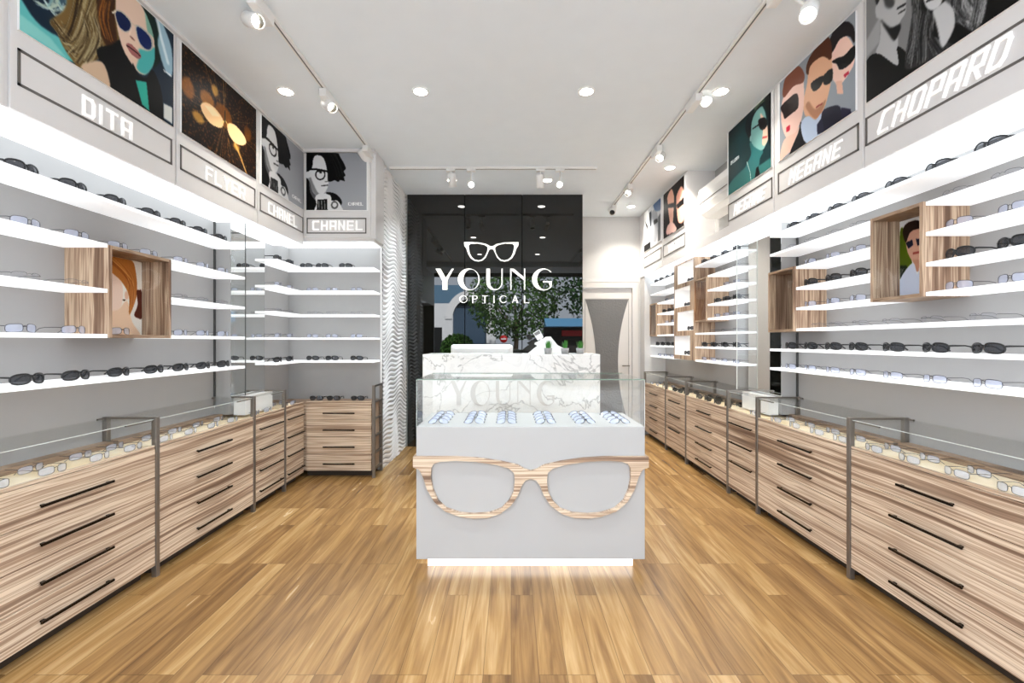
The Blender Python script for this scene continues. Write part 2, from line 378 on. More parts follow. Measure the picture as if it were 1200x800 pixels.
# ------------------------------------------------------------------ posters
class Canvas:
    def __init__(s, w, h, base):
        s.w, s.h = w, h; s.a = np.empty((h, w, 3)); s.a[:] = np.array(base, float)
        s.yy, s.xx = np.mgrid[0:h, 0:w]; s.xx = (s.xx + .5) / w; s.yy = (s.yy + .5) / h   # x right, y DOWN, 0..1
        s.rng = np.random.RandomState(3)
    def blur(s, m, k):
        for _ in range(k):
            p = np.pad(m, 1, mode='edge')
            m = (p[:-2, 1:-1] + p[2:, 1:-1] + p[1:-1, :-2] + p[1:-1, 2:] + 2 * m) / 6
        return m
    def mask(s, pts):
        m = np.zeros((s.h, s.w), bool); n = len(pts)
        for i in range(n):
            x1, y1 = pts[i]; x2, y2 = pts[(i + 1) % n]
            if y1 == y2: continue
            c = (y1 > s.yy) != (y2 > s.yy)
            m ^= c & (s.xx < (x2 - x1) * (s.yy - y1) / (y2 - y1) + x1)
        return m.astype(float)
    def put(s, m, col, al=1.0):
        m = (m * al)[..., None]; s.a = s.a * (1 - m) + np.array(col, float) * m
    @staticmethod
    def smooth(pts, closed=True, k=4):
        n = len(pts); out = []
        for i in range(n if closed else n - 1):
            g = (lambda j: pts[j % n]) if closed else (lambda j: pts[min(max(j, 0), n - 1)])
            p0, p1, p2, p3 = g(i - 1), g(i), g(i + 1), g(i + 2)
            for m in range(k):
                t = m / k
                out.append(tuple(.5 * (2 * p1[d] + (p2[d] - p0[d]) * t + (2 * p0[d] - 5 * p1[d] + 4 * p2[d] - p3[d]) * t * t + (3 * p1[d] - p0[d] - 3 * p2[d] + p3[d]) * t ** 3) for d in (0, 1)))
        if not closed: out.append(pts[-1])
        return out
    def poly(s, pts, col, soft=1, al=1.0):
        if len(pts) > 4: pts = s.smooth(pts)
        s.put(s.blur(s.mask(pts), soft), col, al)
    def ell(s, c, rx, ry, col, soft=1, al=1.0, ang=0, ring=0):
        dx, dy = s.xx - c[0], s.yy - c[1]; ca, sa = math.cos(ang), math.sin(ang)
        r = np.hypot((dx * ca + dy * sa) / rx, (-dx * sa + dy * ca) / ry)
        m = (r < 1).astype(float)
        if ring: m = ((r < 1) & (r > 1 - ring)).astype(float)
        s.put(s.blur(m, soft), col, al)
    def line(s, pts, wd, col, soft=1, al=1.0):
        asp = s.w / s.h; m = np.zeros((s.h, s.w))
        for (x1, y1), (x2, y2) in zip(pts[:-1], pts[1:]):
            dx, dy = (x2 - x1) * asp, y2 - y1; L2 = dx * dx + dy * dy + 1e-9
            t = np.clip((((s.xx - x1) * asp) * dx + (s.yy - y1) * dy) / L2, 0, 1)
            d = np.hypot((s.xx - x1) * asp - t * dx, s.yy - y1 - t * dy); m = np.maximum(m, (d < wd).astype(float))
        s.put(s.blur(m, soft), col, al)
    def strands(s, pts, n, cols, jit, wd=.004, al=.7, clip=None):
        cm = None if clip is None else s.blur(s.mask(clip), 1)
        for _ in range(n):
            ox, oy = s.rng.uniform(-jit, jit), s.rng.uniform(-jit, jit); c = cols[s.rng.randint(len(cols))]
            before = s.a.copy() if cm is not None else None
            s.line(s.smooth([(x + ox + s.rng.uniform(-.008, .008), y + oy + s.rng.uniform(-.008, .008)) for x, y in pts], False, 3), wd * s.rng.uniform(.5, 1.3), c, 1, al)
            if cm is not None: s.a = before * (1 - cm[..., None]) + s.a * cm[..., None]
    def grad(s, col, fn, al=1.0): s.put(np.clip(fn(s.xx, s.yy), 0, 1), col, al)

def picture(cv, fn, s0, s1, z0, z1, parent, name='picture'):
    """flat print: grid of verts coloured by the canvas; fn(s, z)->world"""
    w, h = cv.w, cv.h; vs = []
    for j in range(h + 1):
        for i in range(w + 1):
            vs.append(fn(s0 + (s1 - s0) * i / w, z1 - (z1 - z0) * j / h))
    fs = [(j * (w + 1) + i, (j + 1) * (w + 1) + i, (j + 1) * (w + 1) + i + 1, j * (w + 1) + i + 1) for j in range(h) for i in range(w)]
    b = MB(); b.add(vs, fs); o = b.build(name, M['print'], parent, fixn=False)
    ca = o.data.color_attributes.new('Col', 'FLOAT_COLOR', 'CORNER')
    c = (cv.a / 255.0) ** 1.32; c = np.where(c <= .04045, c / 12.92, ((c + .055) / 1.055) ** 2.4)
    arr = np.ones((h * w, 4, 4)); arr[:, :, :3] = c.reshape(-1, 1, 3)
    ca.data.foreach_set('color', arr.ravel())
    return o
def clampc(cv): cv.a = np.clip(cv.a, 0, 255)

def poster_L(y0, y1, z0=2.74, z1=3.32):
    X = FL
    def px(x, y):   # screen px -> normalised poster coords
        d = F * abs(X) / (CX - x); Z = H + (CY - y) * d / F
        return ((d - y0) / (y1 - y0), (z1 - Z) / (z1 - z0))
    return px
def poster_R(y0, y1, z0=2.74, z1=3.32):
    X = FR
    def px(x, y):
        d = F * X / (x - CX); Z = H + (CY - y) * d / F
        return ((y1 - d) / (y1 - y0), (z1 - Z) / (z1 - z0))
    return px
def hang_poster(side, cv, y0, y1, label, z0=2.74, z1=3.32):
    clampc(cv)
    x = FL + .012 if side == 'L' else FR - .012; s = 1 if side == 'L' else -1
    t = thing('poster', label, 'poster', (x, (y0 + y1) / 2, z0))
    MB().box(x, x + s * .010, y0, y1, z0, z1).build('backing_board', M['white'], t)
    xx = x + s * .0108
    if side == 'L': picture(cv, lambda a, z: (xx, a, z), y0, y1, z0, z1, t)
    else: picture(cv, lambda a, z: (xx, a, z), y1, y0, z0, z1, t)
    return t

# --- DITA
y0, y1 = 1.944, 2.83; P = poster_L(y0, y1); q = lambda l: [P(x / 5.714, y / 5.714) for x, y in l]
c = Canvas(250, 165, (34, 56, 74))
c.poly(q([(60, -200), (95, 195), (480, 425), (500, 330), (250, 180), (130, 30), (60, -100)]), (120, 198, 196), 4)
c.poly(q([(95, 90), (95, 195), (420, 395), (300, 250)]), (170, 222, 215), 5, .7)
c.poly(q([(250, -200), (600, -200), (620, 60), (420, 60), (300, 20)]), (95, 125, 140), 6, .8)
for l in ([(210, 20), (280, 60), (350, 40)], [(260, 0), (340, 100), (420, 60)], [(300, 130), (350, 140), (400, 30)], [(330, -40), (380, 60), (460, 100)], [(400, -60), (440, 60), (520, 60)], [(280, -90), (330, -20), (300, 60)]):
    c.strands(q(l), 5, [(215, 232, 228), (160, 195, 195), (190, 205, 190)], .02, .006, .7)
hair = q([(300, 140), (400, 60), (470, -120), (760, -200), (770, 60), (770, 330), (720, 350), (610, 405), (510, 455), (450, 400), (390, 310), (350, 220)])
c.poly(hair, (140, 116, 72), 3)
for l in ([(540, -60), (500, 160), (440, 280), (330, 150)], [(620, -60), (540, 200), (470, 330), (380, 250)], [(690, -60), (600, 160), (560, 320), (480, 420)], [(560, 100), (600, 250), (520, 400)]):
    c.strands(q(l), 26, [(214, 206, 172), (84, 66, 40), (160, 142, 100), (48, 34, 20), (190, 180, 146), (120, 100, 66)], .06, .006, .55, hair)
c.poly(q([(620, -80), (745, -80), (740, 100), (760, 330), (700, 330), (640, 200)]), (66, 36, 16), 5, .8)
c.strands(q([(680, 0), (660, 120), (700, 260)]), 10, [(190, 130, 60), (120, 70, 30)], .03, .006, .6)
c.poly(q([(620, 330), (720, 300), (790, 270), (850, 420), (880, 540), (930, 640), (1000, 900), (690, 560), (650, 440)]), (7, 9, 12), 2)
face = q([(755, -200), (880, -150), (960, 60), (1000, 170), (1020, 300), (1010, 410), (955, 495), (900, 485), (835, 400), (785, 300), (752, 160), (745, 40)])
c.poly(face, (232, 208, 190), 2)
c.poly(q([(905, 330), (960, 340), (1010, 320), (1012, 410), (955, 495), (890, 460), (900, 400)]), (90, 190, 188), 5, .95)
c.poly(q([(940, 60), (990, 160), (1010, 260), (960, 210)]), (110, 180, 165), 4, .7)
c.poly(q([(870, -200), (965, 50), (1045, 210), (1052, 390), (1000, 460), (1012, 380), (1002, 240), (955, 100), (870, -60)]), (14, 48, 42), 2)
c.poly(q([(740, 70), (790, 76), (850, 140), (852, 195), (815, 218), (770, 188), (745, 130)]), (205, 195, 180), 1)
c.poly(q([(748, 80), (788, 86), (843, 145), (843, 190), (813, 208), (775, 182), (752, 128)]), (22, 44, 92), 1)
c.poly(q([(880, 170), (935, 192), (990, 250), (996, 325), (950, 338), (900, 280)]), (195, 190, 180), 1)
c.poly(q([(888, 182), (932, 202), (980, 255), (986, 318), (950, 328), (906, 275)]), (20, 50, 108), 1)
c.line(q([(848, 150), (885, 180)]), .006, (215, 200, 180)); c.line(q([(725, 85), (745, 75)]), .008, (230, 220, 200))
c.poly(q([(835, 235), (855, 245), (880, 275), (860, 265)]), (120, 70, 60), 2, .8)
c.line(q([(850, 190), (838, 240)]), .006, (250, 230, 215), 2, .7)
c.poly(q([(818, 295), (850, 295), (915, 365), (905, 395), (860, 370), (828, 325)]), (178, 122, 120), 1)
c.line(q([(822, 305), (860, 330), (910, 372)]), .006, (60, 25, 25))
c.poly(q([(515, 455), (570, 415), (640, 408), (682, 460), (708, 580), (640, 560)]), (216, 192, 168), 3)
c.poly(q([(860, 430), (900, 500), (955, 520), (1000, 470), (1060, 640), (1060, 900), (900, 700)]), (10, 12, 16), 2)
c.poly(q([(880, 535), (955, 548), (975, 745), (925, 700)]), (66, 184, 168), 2)
c.poly(q([(1010, 60), (1070, 170), (1125, 330), (1128, 500), (1080, 470), (1030, 300), (1040, 200)]), (190, 218, 230), 5, .9)
c.line(q([(1010, 90), (1030, 150), (1050, 240), (1100, 420)]), .02, (240, 248, 250), 4, .8)
c.poly(q([(1070, 690), (1130, 720), (1130, 830), (1070, 790)]), (225, 226, 222), 3)
for i in range(5): c.line(q([(1072 + i * 11, 468 + i * 8), (1078 + i * 11, 480 + i * 8)]), .007, (240, 240, 240), 1)
hang_poster('L', c, y0, y1, 'large colour poster of a long-haired woman in blue aviator sunglasses above the DITA sign')

# --- FLYER
y0, y1 = 2.90, 3.747; P = poster_L(y0, y1); q = lambda l: [P(200 + x / 3.333, 40 + y / 3.333) for x, y in l]
c = Canvas(170, 118, (34, 20, 12))
n = c.rng.rand(c.h // 2 + 1, c.w // 2 + 1).repeat(2, 0).repeat(2, 1)[:c.h, :c.w]; c.put(c.blur((n > .86).astype(float), 1), (150, 100, 50), .7)
ctr = q([(198, 335)])[0]
for k in range(60):
    a = c.rng.uniform(0, 2 * PI); r0_, r1_ = c.rng.uniform(.05, .2), c.rng.uniform(.25, .6)
    c.line([(ctr[0] + math.cos(a) * r0_, ctr[1] + math.sin(a) * r0_ * 1.4), (ctr[0] + math.cos(a) * r1_, ctr[1] + math.sin(a) * r1_ * 1.4)], .004, [(200, 140, 60), (235, 200, 140), (120, 70, 20)][k % 3], 1, .5)
for (x, y, rx, ry, col) in ((95, 325, .07, .06, (240, 190, 100)), (160, 220, .04, .07, (235, 190, 100)), (130, 255, .09, .10, (200, 140, 60)), (55, 210, .07, .12, (190, 130, 60)), (245, 440, .05, .05, (220, 170, 80)), (195, 320, .12, .14, (170, 110, 30)), (290, 390, .06, .10, (140, 90, 30))):
    p = q([(x, y)])[0]; c.ell(p, rx, ry, col, 8, .8)
c.line(q([(240, 430), (262, 480), (285, 545)]), .014, (235, 190, 120), 2, .9)
c.poly(q([(104, 276), (125, 266), (160, 288), (188, 325), (194, 352), (180, 366), (145, 350), (115, 312)]), (252, 218, 172), 1)
c.poly(q([(210, 352), (235, 352), (268, 385), (284, 420), (272, 434), (242, 426), (216, 392)]), (252, 214, 168), 1)
c.poly(q([(118, 276), (150, 286), (180, 322), (150, 318)]), (255, 240, 205), 2, .8)
c.line(q([(190, 345), (202, 338), (212, 356)]), .008, (250, 220, 150)); c.line(q([(200, 300), (200, 345)]), .006, (30, 40, 20))
hang_poster('L', c, y0, y1, 'brown and gold poster of glowing round lenses above the FLYER sign')

# --- CHANEL picture used twice (left wall + facing corner): built twice, in its own normalised frame
def chanel(w, h):
    c = Canvas(w, h, (172, 174, 178)); q = lambda l: [((x - 68) / 490.0, (y - 68) / 450.0) for x, y in l]
    c.grad((205, 207, 210), lambda x, y: (y - .3) * .5)
    hr = q([(60, 60), (300, 66), (345, 105), (388, 185), (372, 215), (386, 245), (370, 262), (380, 290), (345, 282), (330, 296), (300, 284), (275, 292), (245, 292), (240, 230), (228, 160), (200, 100), (150, 88), (125, 115), (112, 190), (60, 210)])
    c.poly(q([(100, 90), (200, 90), (226, 160), (238, 215), (248, 290), (244, 330), (225, 372), (190, 396), (158, 376), (120, 306), (104, 262), (60, 270), (60, 190)]), (230, 230, 230), 1)
    c.poly(q([(100, 260), (125, 310), (160, 378), (190, 396), (150, 400), (100, 330)]), (150, 150, 150), 2, .8)
    c.poly(hr, (10, 10, 10), 1)
    c.strands(q([(270, 90), (320, 180), (350, 270)]), 14, [(10, 10, 10), (60, 60, 60)], .07, .005, .9)
    c.line(q([(60, 198), (140, 196), (238, 214)]), .016, (14, 14, 14)); c.ell(q([(182, 240)])[0], .085, .095, (14, 14, 14), 1, 1, 0, .22)
    c.line(q([(160, 215), (205, 212)]), .01, (20, 20, 20)); c.ell(q([(185, 225)])[0], .02, .012, (20, 20, 20))
    c.line(q([(192, 328), (242, 322)]), .010, (80, 80, 80)); c.line(q([(222, 296), (244, 292)]), .008, (120, 120, 120))
    c.poly(q([(60, 280), (95, 300), (110, 375), (150, 430), (145, 530), (60, 530)]), (12, 12, 12), 1)
    c.poly(q([(92, 292), (118, 372), (152, 410), (140, 440), (100, 380)]), (110, 110, 112), 1)
    c.poly(q([(232, 378), (300, 388), (352, 436), (352, 480), (322, 450), (270, 440), (240, 405)]), (12, 12, 12), 1)
    c.poly(q([(142, 412), (190, 386), (262, 402), (276, 446), (318, 442), (352, 490), (352, 530), (146, 530), (150, 470)]), (232, 232, 232), 1)
    c.poly(q([(160, 436), (236, 432), (240, 520), (152, 522)]), (24, 24, 24), 1)
    for k in range(3): c.line(q([(168 + k * 24, 445), (172 + k * 24, 510)]), .007, (170, 170, 170))
    c.ell(q([(298, 478)])[0], .06, .07, (110, 110, 110), 1, 1, 0, .4)
    return c
def glyph(ch):
    G = {'A': [[(0, 0), (0, 1), (1, 1), (1, 0)], [(0, .42), (1, .42)]], 'B': [[(0, 0), (0, 1), (.9, 1), (.9, .55), (0, .52), (1, .48), (1, 0), (0, 0)]],
         'C': [[(1, 1), (.12, 1), (0, .88), (0, .12), (.12, 0), (1, 0)]], 'D': [[(0, 0), (0, 1), (.8, 1), (1, .8), (1, .2), (.8, 0), (0, 0)]],
         'E': [[(1, 1), (0, 1), (0, 0), (1, 0)], [(0, .5), (.9, .5)]], 'F': [[(1, 1), (0, 1), (0, 0)], [(0, .48), (.85, .48)]],
         'G': [[(1, 1), (.1, 1), (0, .9), (0, .1), (.1, 0), (1, 0), (1, .48), (.5, .48)]], 'H': [[(0, 0), (0, 1)], [(1, 0), (1, 1)], [(0, .5), (1, .5)]],
         'I': [[(.5, 0), (.5, 1)]], 'J': [[(1, 1), (1, .1), (.9, 0), (0, 0), (0, .3)]], 'L': [[(0, 1), (0, 0), (1, 0)]],
         'M': [[(0, 0), (0, 1), (.5, .45), (1, 1), (1, 0)]], 'N': [[(0, 0), (0, 1), (1, 0), (1, 1)]],
         'O': [[(.12, 0), (0, .12), (0, .88), (.12, 1), (.88, 1), (1, .88), (1, .12), (.88, 0), (.12, 0)]], 'P': [[(0, 0), (0, 1), (1, 1), (1, .42), (0, .42)]],
         'R': [[(0, 0), (0, 1), (1, 1), (1, .45), (0, .45)], [(.45, .45), (1, 0)]], 'S': [[(1, 1), (0, 1), (0, .52), (1, .52), (1, 0), (0, 0)]],
         'T': [[(0, 1), (1, 1)], [(.5, 1), (.5, 0)]], 'U': [[(0, 1), (0, .1), (.1, 0), (.9, 0), (1, .1), (1, 1)]], 'V': [[(0, 1), (.5, 0), (1, 1)]],
         'Y': [[(0, 1), (.5, .5), (1, 1)], [(.5, .5), (.5, 0)]]}
    return G[ch]
def letter_mesh(mb, ch, fn, s0, w, z0, h, sw, t0, t1, shear=0.0):
    if ch == 'I': w = w * .3
    for pl in glyph(ch):
        pts = [(s0 + sw / 2 + p[0] * (w - sw) + shear * p[1] * h, z0 + sw / 2 + p[1] * (h - sw)) for p in pl]
        for (a, b) in zip(pts[:-1], pts[1:]):
            dx, dy = b[0] - a[0], b[1] - a[1]; L_ = math.hypot(dx, dy); ux, uy = dx / L_ * sw / 2, dy / L_ * sw / 2
            r = [(a[0] - ux - uy, a[1] - uy + ux), (a[0] - ux + uy, a[1] - uy - ux), (b[0] + ux + uy, b[1] + uy - ux), (b[0] + ux - uy, b[1] + uy + ux)]
            mb.prism([r], fn, t0, t1)
    return w
def text_children(txt, fn, s0, s1, z0, h, sw, parent, mat, t=.008, shear=0.0, gap=.32):
    ws = [.3 if ch == 'I' else 1.0 for ch in txt]; tot = sum(ws) + gap * (len(txt) - 1); k = (s1 - s0 - shear * h) / tot; s = s0
    for ch, w in zip(txt, ws):
        mb = MB(); letter_mesh(mb, ch, fn, s, k, z0, h, sw, 0, t, shear); mb.build('letter', mat, parent); s += (w + gap) * k
def cvtext(c, txt, x0, x1, y0, h, col, wd=.006):
    n = len(txt); p = (x1 - x0) / n
    for i, ch in enumerate(txt):
        for pl in glyph(ch): c.line([(x0 + i * p + a * p * .7, y0 + (1 - b) * h) for a, b in pl], wd, col, 0)
y0, y1 = 3.83, 4.60; c = chanel(140, 105); cvtext(c, 'CHANEL', .70, .95, .86, .05, (245, 245, 245))
hang_poster('L', c, y0, y1, 'black and white poster of a person in glasses, next to the FLYER poster')
c = chanel(130, 125); cvtext(c, 'CHANEL', .70, .95, .87, .045, (245, 245, 245)); clampc(c)
t = thing('poster', 'black and white poster of a person in glasses facing the room in the left corner', 'poster', (-1.78, 4.625, 2.74))
MB().box(-2.09, -1.46, 4.615, 4.625, 2.735, 3.325).build('backing_board', M['white'], t)
picture(c, lambda a, z: (a, 4.6142, z), -2.09, -1.475, 2.74, 3.325, t)

# --- right posters
y0, y1 = 3.476, 4.18; P = poster_R(y0, y1); q = lambda l: [P(820 + x / 4.21, 90 + y / 4.21) for x, y in l]
c = Canvas(150, 124, (14, 62, 66))
c.grad((35, 100, 104), lambda x, y: 1 - abs(x - .35) * 2.4, .6); c.grad((4, 26, 30), lambda x, y: (.25 - y) * 3, .8)
c.poly(q([(150, 590), (165, 520), (245, 440), (275, 420), (300, 440), (372, 395), (372, 440)]), (70, 132, 128), 3)
c.poly(q([(262, 320), (325, 360), (312, 400), (300, 445), (245, 470), (240, 440), (266, 385)]), (66, 132, 132), 2)
c.poly(q([(258, 190), (300, 130), (332, 160), (346, 230), (352, 300), (338, 340), (322, 362), (298, 355), (272, 330), (258, 280)]), (140, 182, 178), 1)
c.poly(q([(312, 180), (344, 225), (352, 300), (336, 335), (322, 330), (325, 260)]), (232, 198, 178), 3)
c.poly(q([(238, 240), (252, 190), (290, 145), (325, 118), (330, 135), (292, 170), (270, 225), (264, 300), (246, 285)]), (8, 26, 32), 1)
c.strands(q([(332, 112), (305, 135), (285, 165)]), 8, [(210, 205, 150), (120, 150, 130)], .03, .006, .7)
c.line(q([(275, 256), (308, 234)]), .010, (12, 14, 20)); c.poly(q([(303, 214), (330, 200), (346, 215), (345, 244), (325, 262), (308, 250)]), (28, 20, 26), 1)
c.line(q([(325, 300), (345, 296)]), .012, (190, 90, 90)); c.ell(q([(264, 305)])[0], .02, .04, (160, 195, 190))
c.poly(q([(285, 500), (292, 450), (303, 440), (312, 488)]), (8, 8, 8), 1); c.line(q([(246, 420), (262, 470), (266, 510)]), .006, (200, 220, 215), 0)
c.poly(q([(335, 110), (372, 60), (372, 330), (352, 300), (350, 200)]), (8, 10, 16), 3)
cvtext(c, 'BVLGARI', .10, .32, .50, .04, (225, 235, 235)); c.poly([(0, 0), (.035, 0), (.035, 1), (0, 1)], (250, 250, 250), 0)
hang_poster('R', c, y0, y1, 'teal poster of a woman in profile wearing sunglasses, beside the air conditioner')

y0, y1 = 2.624, 3.388; P = poster_R(y0, y1); q = lambda l: [P(900 + x / 4.444, 20 + y / 4.444) for x, y in l]
c = Canvas(190, 144, (168, 174, 180))
c.poly(q([(345, 150), (380, 100), (432, 100), (468, 160), (470, 235), (442, 292), (402, 345), (372, 345), (348, 290)]), (248, 216, 202), 1)
c.poly(q([(372, 335), (405, 330), (412, 400), (380, 400)]), (235, 195, 175), 1)
c.poly(q([(338, 130), (378, 42), (432, 24), (468, 56), (470, 135), (440, 98), (392, 118), (352, 185)]), (38, 30, 36), 1)
c.poly(q([(352, 232), (384, 212), (418, 200), (470, 148), (470, 215), (425, 262), (392, 272), (378, 245)]), (8, 6, 8), 1)
c.poly(q([(412, 300), (440, 278), (442, 295), (420, 315)]), (205, 60, 85), 1)
c.poly(q([(232, 240), (300, 196), (345, 205), (352, 290), (332, 410), (302, 492), (262, 535), (215, 520), (200, 450), (222, 340)]), (236, 194, 164), 1)
c.poly(q([(215, 470), (262, 530), (300, 490), (320, 430), (300, 450), (262, 480), (230, 440)]), (170, 120, 90), 3, .6)
c.poly(q([(232, 215), (300, 118), (338, 108), (352, 165), (345, 222), (300, 205), (240, 252), (228, 300), (215, 280)]), (104, 60, 34), 1)
c.poly(q([(242, 345), (300, 306), (306, 330), (286, 368), (255, 385)]), (12, 6, 4), 1); c.poly(q([(306, 308), (352, 268), (354, 325), (330, 350), (310, 348)]), (12, 6, 4), 1)
c.line(q([(270, 470), (300, 450)]), .01, (170, 90, 80))
c.poly(q([(98, 410), (160, 322), (198, 312), (205, 430), (192, 530), (160, 605), (132, 645), (100, 605), (84, 520)]), (246, 214, 202), 1)
c.poly(q([(104, 325), (168, 256), (205, 290), (200, 340), (150, 360), (96, 420)]), (150, 96, 74), 1)
c.poly(q([(82, 470), (120, 428), (168, 398), (174, 470), (135, 505), (104, 530), (95, 505)]), (52, 20, 22), 1)
c.poly(q([(112, 575), (132, 560), (130, 590), (112, 600)]), (210, 60, 90), 1)
c.poly(q([(76, 745), (100, 640), (160, 600), (180, 570), (170, 660), (110, 720)]), (240, 205, 190), 1)
c.poly(q([(128, 715), (175, 600), (190, 545), (230, 650), (160, 700)]), (24, 24, 34), 1)
c.poly(q([(188, 560), (225, 515), (265, 535), (300, 500), (300, 600), (215, 655)]), (205, 218, 236), 1)
c.poly(q([(300, 495), (360, 462), (396, 470), (400, 545), (310, 595)]), (34, 34, 62), 1); c.poly(q([(400, 470), (450, 480), (455, 505), (405, 540)]), (40, 36, 70), 1)
c.poly(q([(272, 560), (300, 520), (312, 596), (275, 612)]), (50, 52, 80), 1)
c.poly([(0, 0), (.03, 0), (.03, 1), (0, 1)], (250, 250, 250), 0)
hang_poster('R', c, y0, y1, 'colour poster of two women and a man in dark sunglasses above the larger MEGANE sign')

y0, y1 = 1.60, 2.543; P = poster_R(y0, y1); q = lambda l: [P(1010 + x / 6.153, y / 6.153) for x, y in l]
c = Canvas(240, 148, (14, 14, 14))
c.poly(q([(50, -400), (420, -400), (420, 300), (380, 420), (60, 500)]), (150, 150, 150), 4)
c.poly(q([(58, 300), (170, 100), (160, 300), (60, 420)]), (190, 190, 190), 8, .7)
c.poly(q([(130, 20), (135, -180), (350, -200), (352, 20), (345, 95), (300, 175), (292, 300), (298, 475), (200, 425), (130, 385), (158, 300), (166, 150), (132, 118)]), (196, 196, 196), 2)
c.poly(q([(165, 140), (235, 200), (312, 175), (290, 260), (262, 290), (220, 235)]), (18, 18, 18), 4, .9)
c.poly(q([(135, -300), (360, -300), (352, -160), (200, -140), (165, -20), (130, 20)]), (24, 24, 24), 3)
c.poly(q([(190, -30), (260, -10), (262, 40), (230, 60), (200, 40)]), (60, 60, 60), 6, .8); c.line(q([(290, 60), (345, 30)]), .010, (60, 60, 60), 1); c.line(q([(300, 95), (342, 70)]), .008, (90, 90, 90), 1)
c.poly(q([(50, 480), (135, 384), (290, 474), (286, 335), (372, 400), (430, 480), (50, 760)]), (6, 6, 6), 1)
wh = q([(345, 420), (395, 120), (400, -300), (720, -300), (560, -200), (470, 40), (560, 120), (545, 260), (700, 340), (380, 500)])
c.poly(wh, (62, 62, 62), 2)
for l in ([(430, -50), (420, 200), (380, 460)], [(500, 80), (470, 250), (470, 450)], [(550, 130), (540, 260), (600, 370)], [(400, 100), (390, 300), (360, 420)]):
    c.strands(q(l), 22, [(150, 150, 150), (20, 20, 20), (100, 100, 100)], .035, .004, .7, wh)
c.poly(q([(470, -150), (640, -180), (610, 20), (540, 76), (495, 50), (478, -20)]), (214, 214, 214), 2)
c.line(q([(505, 8), (560, -15)]), .010, (70, 70, 70)); c.poly(q([(500, -110), (600, -130), (590, -70), (520, -60)]), (15, 15, 15), 2)
c.poly(q([(545, 80), (620, 20), (700, -20), (712, 160), (660, 290), (610, 340), (580, 220), (560, 140)]), (208, 208, 208), 3)
fur = q([(600, -60), (700, -300), (960, -300), (935, 60), (900, 170), (832, 225), (760, 175), (715, 160), (700, 60)])
c.poly(fur, (96, 96, 96), 3)
for l in ([(720, 0), (760, 100), (840, 200)], [(820, -60), (800, 60), (860, 150)], [(900, -60), (880, 60), (850, 190)], [(760, -80), (740, 50), (790, 120)]):
    c.strands(q(l), 22, [(190, 190, 190), (40, 40, 40), (130, 130, 130)], .04, .004, .7, fur)
hang_poster('R', c, y0, y1, 'black and white poster of a man and a long-haired woman, above the CHOPARD sign')

y0, y1 = 5.22, 5.93; P = poster_R(y0, y1); q = lambda l: [P(745 + x / 6.667, 200 + y / 6.667) for x, y in l]
c = Canvas(70, 60, (22, 8, 10))
c.poly(q([(262, 200), (295, 142), (314, 200), (312, 270), (305, 400), (285, 415), (272, 350), (263, 250)]), (240, 196, 176), 1)
c.poly(q([(332, 200), (372, 120), (394, 180), (392, 300), (388, 390), (350, 405), (336, 320)]), (240, 190, 170), 1)
c.poly(q([(262, 265), (312, 250), (312, 285), (265, 290)]), (10, 4, 6), 1); c.poly(q([(332, 270), (392, 205), (392, 260), (345, 295)]), (10, 4, 6), 1)
c.poly(q([(262, 430), (300, 400), (330, 440), (325, 470), (255, 500)]), (235, 200, 190), 1)
hang_poster('R', c, y0, y1, 'dark poster of two faces in black sunglasses above the VOGUE sign')
y0, y1 = 6.04, 6.80; P = poster_R(y0, y1)
c = Canvas(70, 56, (205, 206, 208))
c.poly(q([(70, 340), (110, 310), (120, 420), (125, 480), (95, 560), (75, 560)]), (248, 248, 248), 1)
c.poly(q([(88, 400), (108, 430), (100, 480)]), (20, 20, 20), 1); c.poly(q([(78, 585), (128, 550), (128, 600), (78, 635)]), (15, 15, 15), 1)
c.poly(q([(140, 320), (175, 310), (188, 420), (172, 545), (140, 540), (125, 430)]), (170, 172, 176), 1)
c.poly(q([(150, 260), (180, 230), (208, 215), (208, 300), (165, 310)]), (56, 98, 140), 2)
c.poly(q([(118, 330), (135, 310), (135, 430), (120, 440)]), (30, 40, 50), 1); c.poly(q([(150, 390), (182, 372), (185, 400), (155, 420)]), (25, 25, 30), 1); c.poly(q([(188, 360), (206, 330), (206, 540), (185, 550)]), (110, 112, 115), 1)
hang_poster('R', c, y0, y1, 'grey and blue poster of a face in glasses, farthest on the right wall')

# ------------------------------------------------------------------ brand signs
def brand_sign(side, txt, y0, y1, a0, a1, label, shear=0.0, z0=2.503, z1=2.663, hl=.10):
    s = 1 if side == 'L' else -1; x = (FL + .012) if side == 'L' else (FR - .012)
    t = thing('brand_sign', label, 'sign', (x, (y0 + y1) / 2, z0), 'brand signs on the fascias')
    w = .011; mb = MB()
    mb.box(x, x + s * .004, y0, y1, z1 - w, z1).box(x, x + s * .004, y0, y1, z0, z0 + w).box(x, x + s * .004, y0, y0 + w, z0, z1).box(x, x + s * .004, y1 - w, y1, z0, z1)
    mb.build('outline_frame', M['frame_grey'], t)
    fn = (lambda a, b, d: (x + d, a, b)) if side == 'L' else (lambda a, b, d: (x - d, -a, b))
    if side == 'L': text_children(txt, fn, a0, a1, z0 + .02, hl, .0155, t, M['signwhite'], .006, shear)
    else: text_children(txt, fn, -a1, -a0, z0 + .025, hl, .0155, t, M['signwhite'], .006, shear)
brand_sign('L', 'DITA', 1.944, 2.829, 2.236, 2.53, 'outlined DITA sign in white block letters on the left fascia')
brand_sign('L', 'FLYER', 2.90, 3.747, 3.14, 3.60, 'outlined FLYER sign in white block letters on the left fascia')
brand_sign('L', 'CHANEL', 3.82, 4.61, 3.95, 4.48, 'outlined CHANEL sign on the left wall, seen at a slant')
brand_sign('R', 'MEGANE', 3.476, 4.18, 3.56, 4.08, 'outlined MEGANE sign under the teal poster', .25)
